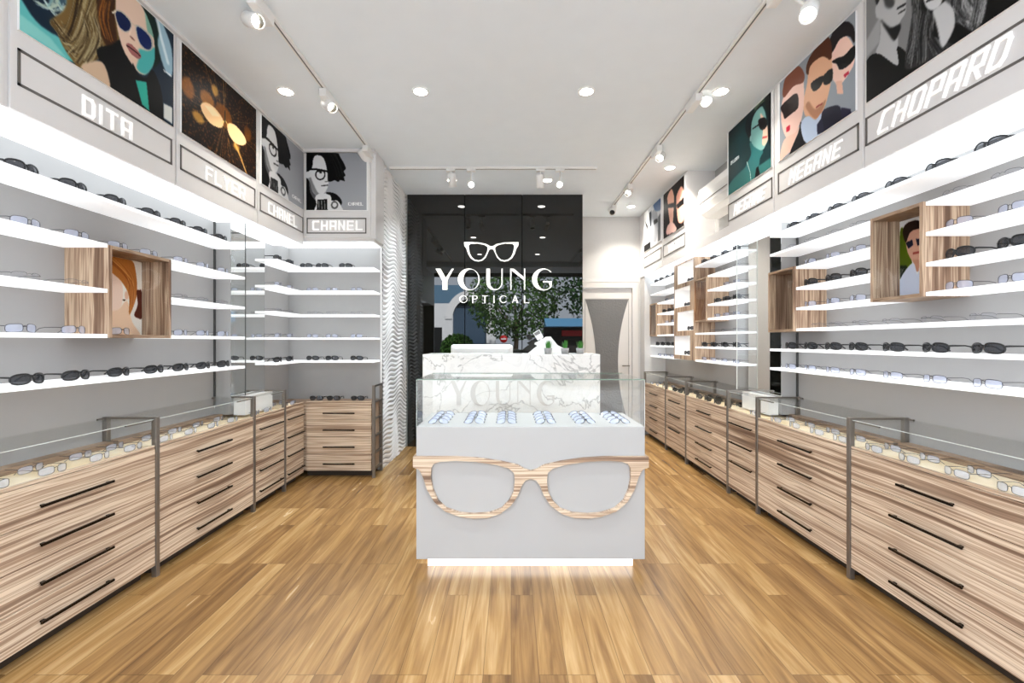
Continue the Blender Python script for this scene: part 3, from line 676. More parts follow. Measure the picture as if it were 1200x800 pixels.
brand_sign('R', 'MEGANE', 2.61, 3.40, 2.74, 3.27, 'outlined MEGANE sign under the poster of three faces', .25)
brand_sign('R', 'CHOPARD', 1.74, 2.56, 1.80, 2.48, 'outlined CHOPARD sign in slanted white letters on the right fascia', .35, hl=.115)
brand_sign('R', 'VOGUE', 5.22, 5.96, 5.34, 5.78, 'small outlined VOGUE sign on the far right fascia')
brand_sign('R', 'JOSEPH', 6.04, 6.82, 6.12, 6.76, 'small outlined sign with crowded white letters, farthest on the right fascia')
t = thing('brand_sign', 'outlined CHANEL sign facing the room in the left corner', 'sign', (-1.78, 4.625, 2.503), 'brand signs on the fascias')
w = .011; a, b_ = -2.09, -1.48; MB().box(a, b_, 4.621, 4.625, 2.663 - w, 2.663).box(a, b_, 4.621, 4.625, 2.503, 2.503 + w).box(a, a + w, 4.621, 4.625, 2.503, 2.663).box(b_ - w, b_, 4.621, 4.625, 2.503, 2.663).build('outline_frame', M['frame_grey'], t)
text_children('CHANEL', lambda p, z, d: (p, 4.625 - d, z), -2.03, -1.52, 2.535, .098, .0155, t, M['signwhite'], .012)

# ------------------------------------------------------------------ wave wall
def wave_panel(y0, y1, z0, z1, label):
    ny, nz = max(6, int((y1 - y0) / .02)), int((z1 - z0) / .0048); vs = []
    for j in range(nz + 1):
        z = z0 + (z1 - z0) * j / nz
        for i in range(ny + 1):
            y = y0 + (y1 - y0) * i / ny
            ph = z / .05 + .85 * math.sin(y * 5.2 + z * .9) + .55 * math.sin(y * 11 - z * 2.3) + .35 * math.sin(z * 3.1 + y * 2)
            amp = .010 * (.65 + .35 * math.sin(y * 7 + z * 5)); fr = ph - math.floor(ph)
            d = amp * (1 - abs(2 * fr - 1)) ** .8 * 2
            vs.append((XW - .022 + d, y, z))
    W_ = ny + 1; fs = [(j * W_ + i, j * W_ + i + 1, (j + 1) * W_ + i + 1, (j + 1) * W_ + i) for j in range(nz) for i in range(ny)]
    mb = MB(); mb.add(vs, fs, 0, False); mb.box(XW - .04, XW - .022, y0, y1, z0, z1)
    o = mb.build('wave_wall_panel', M['white'], None, (XW, (y0 + y1) / 2, z0), fixn=False); tag(o, label, 'wall panel', 'wave wall panels')
wave_panel(YF - .004, YB - .002, 0, ZC - .004, 'white rippled wave relief wall panel beside the black glass wall')
wave_panel(4.645, YF, FZ + .07, ZC - .004, 'short rippled wave relief strip on the side of the corner fascia')

# ------------------------------------------------------------------ black glass wall + sign
xs = [XW + .0, -.617, .146, XP]
for i, nm in enumerate(['left', 'middle', 'right']):
    o = MB().box(xs[i] + (.006 if i else .004), xs[i + 1] - (.006 if i < 2 else .003), YB, YB + .02, 0, ZC - .002).build('black_glass_panel', M['blackglass'], None, ((xs[i] + xs[i + 1]) / 2, YB, 0))
    tag(o, nm + ' one of the three tall glossy black glass panels behind the desk', 'glass panel', 'black glass wall panels')
structure('trim_6', MB().box(XW, XP - .002, YB + .022, YB + .028, 0, ZC), M['seam'])

LG_OUT = [(192, 112), (250, 112), (330, 115), (400, 130), (436, 150), (460, 150), (495, 130), (565, 115), (644, 112), (702, 112), (699, 145), (680, 172), (665, 220), (640, 262), (604, 286), (567, 292), (530, 283), (500, 255), (482, 215), (466, 180), (448, 174), (428, 180), (412, 215), (394, 255), (364, 283), (327, 292), (290, 286), (254, 262), (229, 220), (214, 172), (195, 145)]
LG_H = [(234, 142), (250, 127), (320, 124), (380, 136), (410, 155), (413, 175), (404, 212), (384, 250), (355, 276), (325, 282), (290, 274), (263, 250), (246, 215), (237, 178)]
SY = YB - .012
def panel_fn(ox, oy, sc, Y):   # zoom pixels -> plane at depth Y
    return lambda a, b, d: ((ox + a / sc - CX) * Y / F, Y - d, H + (CY - oy - b / sc) * Y / F)
sign = thing('wall_sign', 'cream YOUNG OPTICAL sign with a glasses logo on the black glass wall', 'sign', (-.23, SY, 1.9))
mb = MB(); mb.prism([LG_OUT, LG_H, [(894 - x, y) for x, y in LG_H][::-1]], panel_fn(520, 270, 8, YB), 0.002, .02); mb.build('glasses_logo', M['signcream'], sign)
def arc(cx, cy, rx, ry, a0, a1, n=28): return [(cx + rx * math.cos(math.radians(a0 + (a1 - a0) * i / n)), cy + ry * math.sin(math.radians(a0 + (a1 - a0) * i / n))) for i in range(n + 1)]
def young():
    L_ = {}
    L_['Y'] = [[(203, 460), (226, 460), (250, 503), (279, 460), (287, 460), (258, 514), (258, 558), (235, 558), (235, 517)]]
    L_['O'] = [arc(358, 510, 51, 51, 0, 360)[:-1], arc(368, 510, 36, 47.5, 0, 360)[:-1][::-1]]
    L_['U'] = [[(440, 460), (457, 460), (457, 522)] + arc(484, 522, 27, 34, 180, 0, 16)[1:] + [(511, 460), (516, 460), (516, 522)] + arc(478, 522, 38, 38, 0, 180, 18)[1:]]
    L_['N'] = [[(552, 460), (568, 460), (616, 500), (616, 460), (621, 460), (621, 558), (616, 558), (616, 514), (557, 467), (557, 558), (552, 558)]]
    L_['G'] = [arc(706, 510, 52, 51, -42, -318, 30) + [(746, 518), (705, 518), (705, 524), (732, 524)] + arc(714, 510, 37, 47, -318 + 8, -46, 26)]
    return L_
YG = young()
for k, l in YG.items():
    MB().prism(l, panel_fn(460, 200, 4, YB), .002, .022).build('letter', M['signcream'], sign)
fnp = lambda a, b, d: (a, YB - .002 - d, b)
X_ = lambda zx: (460 + zx / 4 - CX) * YB / F
Z_ = lambda zy: H + (CY - 200 - zy / 4) * YB / F
ox = [312, 372, 428, 472, 503, 560, 615]
for ch, zx in zip('OPTICAL', ox):
    mb = MB(); hh = Z_(585) - Z_(620)
    w_ = .05 if ch in 'PL' else .07
    if ch == 'O': mb.prism([arc(X_(332), Z_(602), .053, hh / 2, 0, 360)[:-1], arc(X_(334), Z_(602), .042, hh / 2 - .008, 0, 360)[:-1][::-1]], fnp, 0, .012)
    elif ch == 'C': mb.prism([arc(X_(520), Z_(602), .052, hh / 2, 40, 320) + arc(X_(521), Z_(602), .04, hh / 2 - .008, 320, 40)], fnp, 0, .012)
    elif ch == 'A': mb.prism([[(X_(560), Z_(620)), (X_(573), Z_(585)), (X_(577), Z_(585)), (X_(590), Z_(620)), (X_(583), Z_(620)), (X_(574), Z_(594)), (X_(563), Z_(620))]], fnp, 0, .012); mb.box(X_(565), X_(585), YB - .014, YB - .002, Z_(609), Z_(606))
    elif ch == 'T': mb.box(X_(420), X_(446), YB - .014, YB - .002, Z_(588), Z_(585)).box(X_(431), X_(436), YB - .014, YB - .002, Z_(620), Z_(585))
    elif ch == 'I': mb.box(X_(473), X_(478), YB - .014, YB - .002, Z_(620), Z_(585))
    elif ch == 'P': mb.box(X_(374), X_(379), YB - .014, YB - .002, Z_(620), Z_(585)); mb.prism([[(X_(379), Z_(585))] + arc(X_(388), Z_(594), .030, .024, 90, -90, 12) + [(X_(379), Z_(603)), (X_(379), Z_(601))] + arc(X_(387), Z_(594), .022, .018, -90, 90, 12) + [(X_(379), Z_(587.5))]], fnp, 0, .012)
    elif ch == 'L': mb.box(X_(616), X_(621), YB - .014, YB - .002, Z_(620), Z_(585)).box(X_(616), X_(641), YB - .014, YB - .002, Z_(620), Z_(617))
    mb.build('letter', M['signcream'], sign)

# ------------------------------------------------------------------ door
mb = MB().box(DX0 - .09, DX0, YD - .03, YD, 0, DZ + .09).box(DX1, DX1 + .09, YD - .03, YD, 0, DZ + .09).box(DX0, DX1, YD - .03, YD, DZ, DZ + .09)
mb.box(DX0 - .095, DX1 + .095, YD - .036, YD - .03, DZ + .092, DZ + .1)
structure('trim_7', mb, M['doorwhite'])
door = MB().box(DX0 + .004, DX1 - .004, YD + .005, YD + .045, .005, DZ - .005).build('door_1', M['doorwhite']); tag(door, kind='structure')
cxd, z0d, z1d = 1.505, .12, 2.06
Ld, Rd = [], []
for i in range(25):
    z = z0d + (z1d - z0d) * i / 24; tt = (z - (z0d + z1d) / 2) / ((z1d - z0d) / 2); hw = .175 + .165 * tt * tt
    Ld.append((cxd - hw, z)); Rd.append((cxd + hw, z))
gl = MB().prism([Ld + Rd[::-1]], lambda a, b, d: (a, YD + .005 - d, b), 0, .004).build('glass_panel', M['doorglass'], door)
MB().box(cxd - .345, cxd - .34, YD + .0015, YD + .005, z0d - .01, z1d + .01).box(cxd + .34, cxd + .345, YD + .0015, YD + .005, z0d - .01, z1d + .01).box(cxd - .345, cxd + .345, YD + .0015, YD + .005, z1d + .005, z1d + .012).build('panel_groove', M['grooves'], door)
MB().tube([(DX1 - .05, YD + .005, 1.02), (DX1 - .05, YD - .04, 1.02), (DX1 - .16, YD - .04, 1.02)], .009, 8).build('door_handle', M['bronze'], door)

# ------------------------------------------------------------------ mirror pilasters
def pilaster(side):
    if side == 'L': xw, xm, xb, nm = XL, -2.295, -2.20, 'left'
    else: xw, xm, xb, nm = XR, 2.21, 2.13, 'right'
    s = 1 if side == 'L' else -1
    t = thing('mirror_pilaster', 'slim mirror-faced pilaster between the two shelf banks on the %s wall' % nm, 'pilaster', ((xw + xm) / 2, 3.955, .80))
    MB().box(xw, xm - s * .004, 3.705, 4.212, .80, FZ - .008).build('pilaster_core', M['stone'], t)
    MB().box(xm - s * .004, xm, 3.705, 4.212, .95, FZ - .008).build('mirror', M['mirror'], t)
    MB().box(xm, xb, 3.74, 4.17, .79, .94).build('base_block', M['white'], t)
    MB().box(xw, xw + s * .012, 3.69, 3.704, .95, FZ - .008).build('edge_strip', M['glassdark'], t)
pilaster('L'); pilaster('R')
# glass dividers standing at the ends of the shelf banks
def divider(side, y, label, em, both=True):
    xw = XL if side == 'L' else XR; xf = SL - .006 if side == 'L' else SR + .002; s = 1 if side == 'L' else -1
    t = thing('glass_divider', label, 'glass divider', ((xw + xf) / 2, y, .95), 'glass dividers at the shelf ends')
    MB().box(xw + s * .012, xf, y - .004, y + .004, .955, FZ - .008).build('pane', M['glass'], t)
    MB().box(xf, xf + s * .004, y - .004, y + .004, .955, FZ - .008).build('edge_strip', em, t)
divider('L', 3.735, 'clear glass divider with a dark edge at the far end of the left shelf bank', M['glassdark'])
divider('R', 4.238, 'clear glass divider with a pale edge at the near end of the far right shelves', M['lightedge'])

# ------------------------------------------------------------------ shelves
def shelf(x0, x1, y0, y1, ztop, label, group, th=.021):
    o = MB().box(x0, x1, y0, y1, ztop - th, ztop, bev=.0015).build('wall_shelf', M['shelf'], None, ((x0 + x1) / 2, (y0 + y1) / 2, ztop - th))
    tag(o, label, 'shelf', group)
LT = [2.175, 1.93, 1.685, 1.44, 1.20]; LN = ['top', 'second', 'third', 'fourth', 'lowest']
YN = 1.3   # near end of the shelves, out of frame
YE = 3.722
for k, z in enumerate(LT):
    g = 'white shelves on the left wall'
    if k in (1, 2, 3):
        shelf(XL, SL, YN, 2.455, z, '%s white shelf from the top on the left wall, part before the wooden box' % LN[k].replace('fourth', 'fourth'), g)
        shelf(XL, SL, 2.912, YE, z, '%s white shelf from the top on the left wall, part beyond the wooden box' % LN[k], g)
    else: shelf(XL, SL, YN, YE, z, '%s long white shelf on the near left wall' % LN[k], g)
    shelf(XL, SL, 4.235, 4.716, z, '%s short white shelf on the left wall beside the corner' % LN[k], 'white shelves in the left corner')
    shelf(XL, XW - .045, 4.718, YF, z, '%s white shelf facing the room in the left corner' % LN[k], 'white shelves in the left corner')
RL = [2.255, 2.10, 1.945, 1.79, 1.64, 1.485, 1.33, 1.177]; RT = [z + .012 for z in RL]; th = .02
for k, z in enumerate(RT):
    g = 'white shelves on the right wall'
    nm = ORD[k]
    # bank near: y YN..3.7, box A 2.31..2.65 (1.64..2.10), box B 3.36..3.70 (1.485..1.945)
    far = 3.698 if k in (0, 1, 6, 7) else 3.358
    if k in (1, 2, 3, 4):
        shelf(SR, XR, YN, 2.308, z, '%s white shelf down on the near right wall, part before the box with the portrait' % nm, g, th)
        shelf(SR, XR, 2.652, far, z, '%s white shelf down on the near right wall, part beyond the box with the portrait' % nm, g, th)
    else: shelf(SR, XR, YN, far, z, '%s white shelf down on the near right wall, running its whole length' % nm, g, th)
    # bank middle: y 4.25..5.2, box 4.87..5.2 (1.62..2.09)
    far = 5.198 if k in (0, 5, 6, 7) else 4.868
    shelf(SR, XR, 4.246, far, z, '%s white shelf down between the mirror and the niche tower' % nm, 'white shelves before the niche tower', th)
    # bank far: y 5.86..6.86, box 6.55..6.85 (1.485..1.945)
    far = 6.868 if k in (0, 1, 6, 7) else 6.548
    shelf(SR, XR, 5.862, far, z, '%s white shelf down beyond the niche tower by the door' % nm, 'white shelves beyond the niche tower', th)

# ------------------------------------------------------------------ wooden boxes
def wood_box(side, y0, y1, z0, z1, label, cv=None, py=None, red=False, xf=None, pd=.02):
    s = 1 if side == 'L' else -1; xw = XL if side == 'L' else XR; xf = xf or (SL + .004 if side == 'L' else SR - .012)
    t = thing('display_box', label, 'box', ((xw + xf) / 2, (y0 + y1) / 2, z0), 'wooden boxes on the walls'); w = .018
    wi = M['woodred'] if red else M['woodv']
    MB().box(xw, xf, y0, y0 + w, z0, z1).build('side_panel', M['woodv'], t)
    MB().box(xw, xf, y1 - w, y1, z0, z1).build('side_panel', wi, t)
    MB().box(xw, xf, y0 + w, y1 - w, z1 - w, z1).build('top_panel', M['woodedge'], t)
    MB().box(xw, xf, y0 + w, y1 - w, z0, z0 + w).build('bottom_panel', M['woodedge'], t)
    MB().box(xw, xw + s * .012, y0 + w, y1 - w, z0 + w, z1 - w).build('back_panel', wi, t)
    if cv is not None:
        clampc(cv); x = xw + s * pd
        b = MB().box(xw + s * .012, x, py[0], py[1], z0 + w + .002, z1 - w - .002).build('picture_board', M['white'], t)
        xx = x + s * .001
        picture(cv, lambda a, z: (xx, a, z), py[0] if side == 'L' else py[1], py[1] if side == 'L' else py[0], z0 + w + .003, z1 - w - .003, b, 'portrait_print')
    MB().box(xf - s * .010, xf - s * .006, y0 + w, y1 - w, z0 + w, z1 - w).build('glass_front', M['glass'], t)
    return t
# left box portrait: woman with earring
yb0, yb1 = 2.478, 2.952
yb0, yb1 = 2.475, 2.885
c = Canvas(190, 120, (250, 244, 236))
def q(l):
    o_ = []
    for x, y in l:
        d = F * 2.36 / (CX - 120 - x / 6.955); Z = H + (CY - 285 - y / 6.955) * d / F
        o_.append(((d - 2.479) / (2.889 - 2.479), (1.906 - Z) / (1.906 - 1.44)))
    return o_
c.poly(q([(-260, 150), (30, 160), (150, 310), (165, 450), (130, 545), (30, 590), (-260, 500)]), (250, 226, 212), 2)
c.poly(q([(30, 580), (130, 540), (200, 470), (240, 640), (300, 760), (30, 760)]), (246, 216, 190), 3)
hh = q([(30, 90), (225, 130), (268, 215), (282, 390), (250, 520), (215, 580), (215, 430), (150, 305), (30, 190)])
c.poly(hh, (206, 140, 74), 1); c.strands(q([(60, 110), (180, 220), (240, 330), (225, 520)]), 22, [(236, 180, 110), (160, 92, 40), (190, 120, 60)], .07, .006, .6, hh)
c.poly(q([(276, 395), (298, 380), (320, 400), (322, 600), (292, 612), (258, 585), (286, 500)]), (120, 52, 20), 1)
c.ell(q([(195, 425)])[0], .035, .055, (240, 205, 182), 3); c.ell(q([(175, 462)])[0], .03, .012, (120, 90, 60), 0)
for k in range(3): c.line(q([(75 + k * 30, 700), (95 + k * 30, 702)]), .004, (90, 80, 80), 0)
wood_box('L', 2.46, 2.908, 1.421, 1.925, 'wooden box with a portrait of a woman wearing an earring, on the left wall', c, (2.479, 2.889), pd=.07)
c = Canvas(150, 110, (245, 246, 248))
def q(l):
    o_ = []
    for x, y in l:
        d = F * 2.26 / (1000 + x / 5.715 - CX); Z = H + (CY - 220 - y / 5.715) * d / F
        o_.append(((2.629 - d) / (2.629 - 2.331), (2.096 - Z) / (2.096 - 1.65)))
    return o_
c.poly(q([(315, 290), (350, 300), (395, 500), (390, 545), (315, 610)]), (104, 122, 26), 2); c.poly(q([(315, 520), (360, 520), (370, 560), (315, 610)]), (40, 52, 30), 2)
c.poly(q([(440, 300), (545, 300), (545, 520), (470, 500)]), (110, 130, 40), 2)
c.poly(q([(350, 330), (380, 288), (440, 270), (478, 300), (485, 400), (460, 470), (430, 500), (400, 495), (368, 440), (356, 390)]), (228, 184, 164), 1)
c.poly(q([(332, 290), (360, 235), (430, 215), (480, 250), (490, 320), (470, 290), (430, 272), (380, 300), (352, 365)]), (58, 34, 26), 1)
c.poly(q([(352, 366), (396, 346), (402, 382), (370, 406)]), (32, 32, 66), 1); c.poly(q([(420, 340), (465, 340), (465, 375), (430, 385)]), (32, 32, 66), 1)
c.line(q([(402, 438), (440, 430)]), .012, (180, 90, 80)); c.poly(q([(398, 480), (455, 480), (450, 560), (415, 560)]), (214, 168, 146), 1)
c.poly(q([(315, 612), (400, 500), (430, 580), (460, 500), (545, 600), (545, 715), (315, 715)]), (224, 230, 246), 1)
wood_box('R', 2.312, 2.648, 1.63, 2.115, 'wooden box with a portrait of a man in sunglasses, near right wall', c, (2.331, 2.629), pd=.085)
wood_box('R', 3.362, 3.70, 1.475, 1.96, 'empty-looking wooden box beside the right mirror pilaster', Canvas(10, 10, (246, 246, 248)), (3.381, 3.60))
wood_box('R', 4.872, 5.196, 1.62, 2.10, 'reddish wooden box hung against the niche tower', None, None, True)
wood_box('R', 6.552, 6.866, 1.475, 1.96, 'farthest small wooden box on the right wall, by the door')

# niche tower
t = thing('niche_tower', 'tall wooden tower with four lit white niches on the right wall', 'display tower', (2.23, 5.53, 1.18))
NY0, NY1, NX, NZ0, NZ1 = 5.20, 5.86, 2.11, 1.18, 2.376
nz = [(2.115, 2.356, 5.235, 5.74), (1.825, 2.066, 5.335, 5.845), (1.53, 1.77, 5.235, 5.74), (1.23, 1.472, 5.335, 5.845)]
outer = [(NY0, NZ0), (NY1, NZ0), (NY1, NZ1), (NY0, NZ1)]
holes = [[(a, z0), (a, z1), (b, z1), (b, z0)] for z0, z1, a, b in nz]
MB().prism([outer] + holes, lambda a, b, d: (NX + d, a, b), 0, .018).build('front_frame', M['woodv'], t)
MB().box(NX + .018, XR, NY0, NY0 + .018, NZ0, NZ1).box(NX + .018, XR, NY1 - .014, NY1, NZ0, NZ1).box(NX + .018, XR, NY0 + .018, NY1 - .014, NZ1 - .012, NZ1).box(NX + .018, XR, NY0 + .018, NY1 - .014, NZ0, NZ0 + .018).build('carcass', M['woodv'], t)
for z0, z1, a, b in nz:
    w = .006; n = MB().box(NX + .004, XR - .01, a, a + w, z0, z1).box(NX + .004, XR - .01, b - w, b, z0, z1).box(NX + .004, XR - .01, a + w, b - w, z0, z0 + w).box(NX + .004, XR - .01, a + w, b - w, z1 - w, z1).box(XR - .016, XR - .01, a + w, b - w, z0 + w, z1 - w).build('niche', M['white'], t)
    yc = (a + b) / 2 + .03
    MB().lathe([(.0001, 0), (.02, 0), (.022, .002)], (XR - .07, yc, z1 - w - .003), n=14).build('niche_lamp', M['nicheglow'], n)
    lamp_area(t, (XR - .08, yc, z1 - .014), .3, .05, (1, 1, 1))

# ------------------------------------------------------------------ display cabinets
def handle(mb, fn, c, L_, z):
    """bow handle: fn(a, d, z) with a along, d out from the drawer front"""
    pts = [(-L_ / 2, 0), (-L_ / 2, .02), (L_ / 2, .02), (L_ / 2, 0)]
    def bx(a0, a1, d0, d1, z0, z1):
        p = [fn(c + a, d, zz) for a in (a0, a1) for d in (d0, d1) for zz in (z0, z1)]
        xs_ = [q_[0] for q_ in p]; ys_ = [q_[1] for q_ in p]
        mb.box(min(xs_), max(xs_), min(ys_), max(ys_), z0, z1)
    bx(-L_ / 2, L_ / 2, .016, .024, z - .006, z + .006)
    bx(-L_ / 2 + .012, -L_ / 2 + .028, 0, .017, z - .004, z + .004); bx(L_ / 2 - .028, L_ / 2 - .012, 0, .017, z - .004, z + .004)
DR = [(.07, .245), (.245, .42), (.42, .595), (.595, .768)]
HZ = [.145, .318, .492, .665]
def cabinet(side, y0, y1, label, hl=.37, hl_top=None, nh=4, glass_case=True, post=True, y1b=None):
    s = 1 if side == 'L' else -1; xw = XL if side == 'L' else XR; xf = CL if side == 'L' else CR
    t = thing('display_cabinet', label, 'cabinet', ((xw + xf) / 2, (y0 + y1) / 2, 0), 'drawer display cabinets along the walls')
    a, b = y0 + .016, y1 - .016
    xi = xf - s * .02
    MB().box(xw, xi, a, b, .07, .765).build('carcass', M['woodh'], t)
    MB().box(xw, xf - s * .07, a + .02, b - .02, 0, .07).build('plinth', M['dark'], t)
    MB().box(xi + s * .001, xf, a, b, .7695, .785, bev=.002).build('top_rim', M['woodh'], t)
    MB().box(xw, xi, a, b, .766, .774).build('display_deck', M['deck'], t)
    MB().box(xw, xw + s * .07, a, b, .7745, .806).build('rear_ledge', M['backwood'], t)
    yc = (y0 + y1) / 2
    for k, (z0, z1) in enumerate(DR):
        d = MB().box(xi + s * .001, xf, a, b, z0 + .0015, z1 - .0015, bev=.0012).build('drawer', M['woodh'], t)
        if k >= 4 - nh:
            mb = MB(); handle(mb, lambda aa, dd, zz: (xf + s * dd, aa, zz), yc, (hl_top or hl) if k == 3 else hl, HZ[k]); mb.build('handle', M['handle'], d)
    # frame
    fx0, fx1 = xf - s * .024, xf + s * .006
    if not post: glass_case = False
    else: MB().box(fx0, fx1, y1 - .014, y1 + .014, 0, .95, bev=.002).build('front_post', M['bronze'], t)
    if post: MB().box(xw, xw + s * .028, y1 - .014, y1 + .014, .776, .95, bev=.002).build('rear_post', M['bronze'], t)
    if post: MB().box(xw + s * .028, fx0, y1 - .008, y1 + .008, .938, .95).build('top_rail', M['bronze'], t)
    if glass_case:
        mb = MB().box(fx0, fx0 + s * .010, y1 - .20, y1 - .014, .926, .936).box(xw, xw + s * .01, y1 - .05, y1 - .014, .936, .946)
        mb.build('glass_clip', M['bronze'], t)
        MB().box(fx0 + s * .012, fx0 + s * .018, a, b, .7855, .936).build('front_glass', M['glass'], t)
        MB().box(xw + s * .004, fx0 + s * .012, a, b, .9365, .942).build('top_glass', M['glass'], t)
        MB().box(fx0 + s * .0122, fx0 + s * .0178, a, b, .9362, .9384).build('glass_edge', M['lightedge'], t)
    return t
cabinet('L', 1.70, 2.70, 'near left striped wood display cabinet, cut by the frame edge', .37)
cabinet('L', 2.70, 3.72, 'wide striped wood display cabinet on the left, below the portrait box end', .37)
cabinet('L', 3.72, 4.226, 'narrow striped wood display cabinet on the left under the mirror pilaster', .38)
cabinet('L', 4.226, 4.62, 'half-hidden striped wood cabinet in the left corner, against the facing one', .33, post=False)
cabinet('R', 1.68, 2.677, 'near right striped wood display cabinet, cut by the frame edge', .385, .30)
cabinet('R', 2.677, 3.68, 'wide striped wood display cabinet on the right, below the box by the mirror', .37)
cabinet('R', 3.68, 4.18, 'narrow striped wood cabinet with three handles under the right mirror pilaster', .38, nh=3)
cabinet('R', 4.18, 5.18, 'wide striped wood cabinet on the right filled with sunglasses, before the niche tower', .37, .31)
cabinet('R', 5.18, 5.86, 'striped wood cabinet with three handles below the niche tower', .36, nh=3)
cabinet('R', 5.86, 6.79, 'farthest striped wood display cabinet on the right, by the door', .31)
# facing cabinet in the corner
t = thing('display_cabinet', 'striped wood drawer cabinet facing the room in the left corner', 'cabinet', (-1.76, 4.79, 0), 'drawer display cabinets along the walls')
a, b = CL + .006, -1.44
MB().box(XL, b, 4.672, YF, .07, .765).build('carcass', M['woodh'], t); MB().box(XL + .3, b - .02, 4.74, YF, 0, .07).build('plinth', M['dark'], t)
MB().box(a, b, 4.652, 4.671, .7695, .785, bev=.002).build('top_rim', M['woodh'], t); MB().box(XL, b, 4.672, YF, .766, .774).build('display_deck', M['woodh'], t)
for k, (z0, z1) in enumerate(DR):
    d = MB().box(a, b, 4.652, 4.671, z0 + .0015, z1 - .0015, bev=.0012).build('drawer', M['woodh'], t)
    mb = MB(); handle(mb, lambda aa, dd, zz: (aa, 4.652 - dd, zz), (CL - 1.40) / 2 - .01, .325, HZ[k]); mb.build('handle', M['handle'], d)
for y in (4.655, 4.915): MB().box(-1.428, -1.398, y - .014, y + .014, 0, .95, bev=.002).build('corner_post', M['bronze'], t)
mb = MB()
for z in (.94, .775, .60, .42, .245, .08): MB().box(-1.422, -1.404, 4.669, 4.901, z - .009, z + .009).build('side_rail', M['bronze'], t)
MB().box(-1.439, -1.432, 4.68, 4.90, .09, .775).build('side_panel', M['woodv'], t)

# ------------------------------------------------------------------ eyewear prototypes (built once, then copied)
def lens_outline(w, h, p=2.6, n=20, drop=0.0):
    out = []
    for i in range(n):
        a = 2 * PI * i / n; ca, sa = math.cos(a), math.sin(a)
        x = abs(ca) ** (2 / p) * w / 2 * (1 if ca >= 0 else -1); z = abs(sa) ** (2 / p) * h / 2 * (1 if sa >= 0 else -1)
        out.append((x, z + drop * x))
    return out
def eyewear_parts(kind):
    """returns list of (name, mesh-builder, mats); local: faces -Y, temples go +Y, rests at z=0"""
    if kind == 'sun': lw, lh, cx, r, tr, p, fm, lm = .062, .043, .036, .0040, .0036, 2.5, M['black'], M['lenssun']
    elif kind == 'clear': lw, lh, cx, r, tr, p, fm, lm = .054, .036, .034, .0013, .0012, 3.4, M['wire'], M['lensclear']
    elif kind == 'case': lw, lh, cx, r, tr, p, fm, lm = .056, .042, .035, .0021, .0014, 2.6, M['wire'], M['lensclear']
    else: lw, lh, cx, r, tr, p, fm, lm = .050, .030, .034, .0008, .0011, 3.0, M['wirelight'], M['lensthin']
    zc = lh / 2 + r; cy = lambda x: 5.0 * x * x
    fr = MB(); lenses = []
    for sd in (-1, 1):
        o = [(sd * cx + x, z) for x, z in lens_outline(lw, lh, p, 20, -.08 * sd)]
        pts = [(x, cy(x), zc + z) for x, z in o]
        if kind == 'thin':
            fr.tube([q_ for q_ in pts[1:10]], r * 1.3, 5)
        else: fr.tube(pts, r, 6, True)
        l = MB(); c0 = (sd * cx, cy(cx) - .003, zc); l.add([c0] + pts, [(0, 1 + i, 1 + (i + 1) % len(pts)) for i in range(len(pts))], 0, True); lenses.append(l)
    bi = cx - lw / 2
    fr.tube([(-bi - .002, cy(bi), zc + .006), (0, -.001, zc + .012), (bi + .002, cy(bi), zc + .006)], r * 1.1, 6)
    temples = []; xe = cx + lw / 2
    for sd in (-1, 1):
        m = MB(); ye = cy(xe)
        m.tube([(sd * xe, ye, zc + .008), (sd * (xe + .005), ye + .012, zc + .009), (sd * (xe + .003), ye + .07, zc + .009), (sd * (xe), ye + .10, zc + .004), (sd * (xe - .004), ye + .128, max(.004, zc - .018))], [tr * 1.4, tr * 1.3, tr, tr, tr * 1.2], 6)
        temples.append(m)
    return fr, lenses, temples, fm, lm
def make_proto(kind, cat):
    t = thing('sunglasses' if kind == 'sun' else 'eyeglasses', '', cat)
    fr, ls, ts, fm, lm = eyewear_parts(kind)
    fr.build('frame', fm, t)
    for l in ls: l.build('lens', lm, t, fixn=False)
    for m in ts: m.build('temple', fm, t)
    return t
def make_small(kind):
    fr, ls, ts, fm, lm = eyewear_parts(kind); mb = MB()
    for m in [fr] + ts:
        mb.add(m.v, m.f, 0, True)
    for l in ls: mb.add(l.v, l.f, 1, True)
    o = mb.build('sunglasses' if kind == 'sun' else 'eyeglasses', [fm, lm], None, fixn=False); return o
PROTO, USED = {}, set()
CATS = {'sun': 'sunglasses', 'clear': 'glasses', 'thin': 'glasses', 'case': 'glasses'}
def place(kind, loc, rz, label, group, small=False, rx=0.0, sc=1.0):
    key = (kind, small)
    if key not in PROTO:
        PROTO[key] = make_small(kind) if small else make_proto(kind, CATS[kind])
        o = PROTO[key]
    else:
        src = PROTO[key]; o = src.copy(); COL.objects.link(o)
        for ch in list(src.children):
            c_ = ch.copy(); COL.objects.link(c_); c_.parent = o
    o.location = loc; o.rotation_euler = (rx, 0, rz); o.scale = (sc, sc, sc)
    o['label'] = label; o['category'] = CATS[kind]; o['group'] = group
    return o
DESC = {'sun': 'black sunglasses', 'clear': 'clear glasses', 'thin': 'thin rimless glasses', 'case': 'clear glasses'}
NEAR = ['nearest'] + [o_ + ' nearest' for o_ in ORD[1:]]
def jit(s=.04): return random.uniform(-s, s)
RZL, RZR = PI / 2, -PI / 2
def row(kind, side, ys, z, shelf_name, group, small=False, x=None, endname='near end'):
    xx = x if x is not None else (SL - .035 if side == 'L' else SR + .035)
    n = len(ys); ys = sorted(ys)
    for i, y in enumerate(ys):
        place(kind, (xx, y, z + .0005), (RZL if side == 'L' else RZR) + jit(), '%s on %s, %s' % (DESC[kind], shelf_name, NEAR[i]), group, small, sc=1.06)
LY = [2.09, 2.335, 2.585, 2.84, 3.07, 3.29, 3.52]
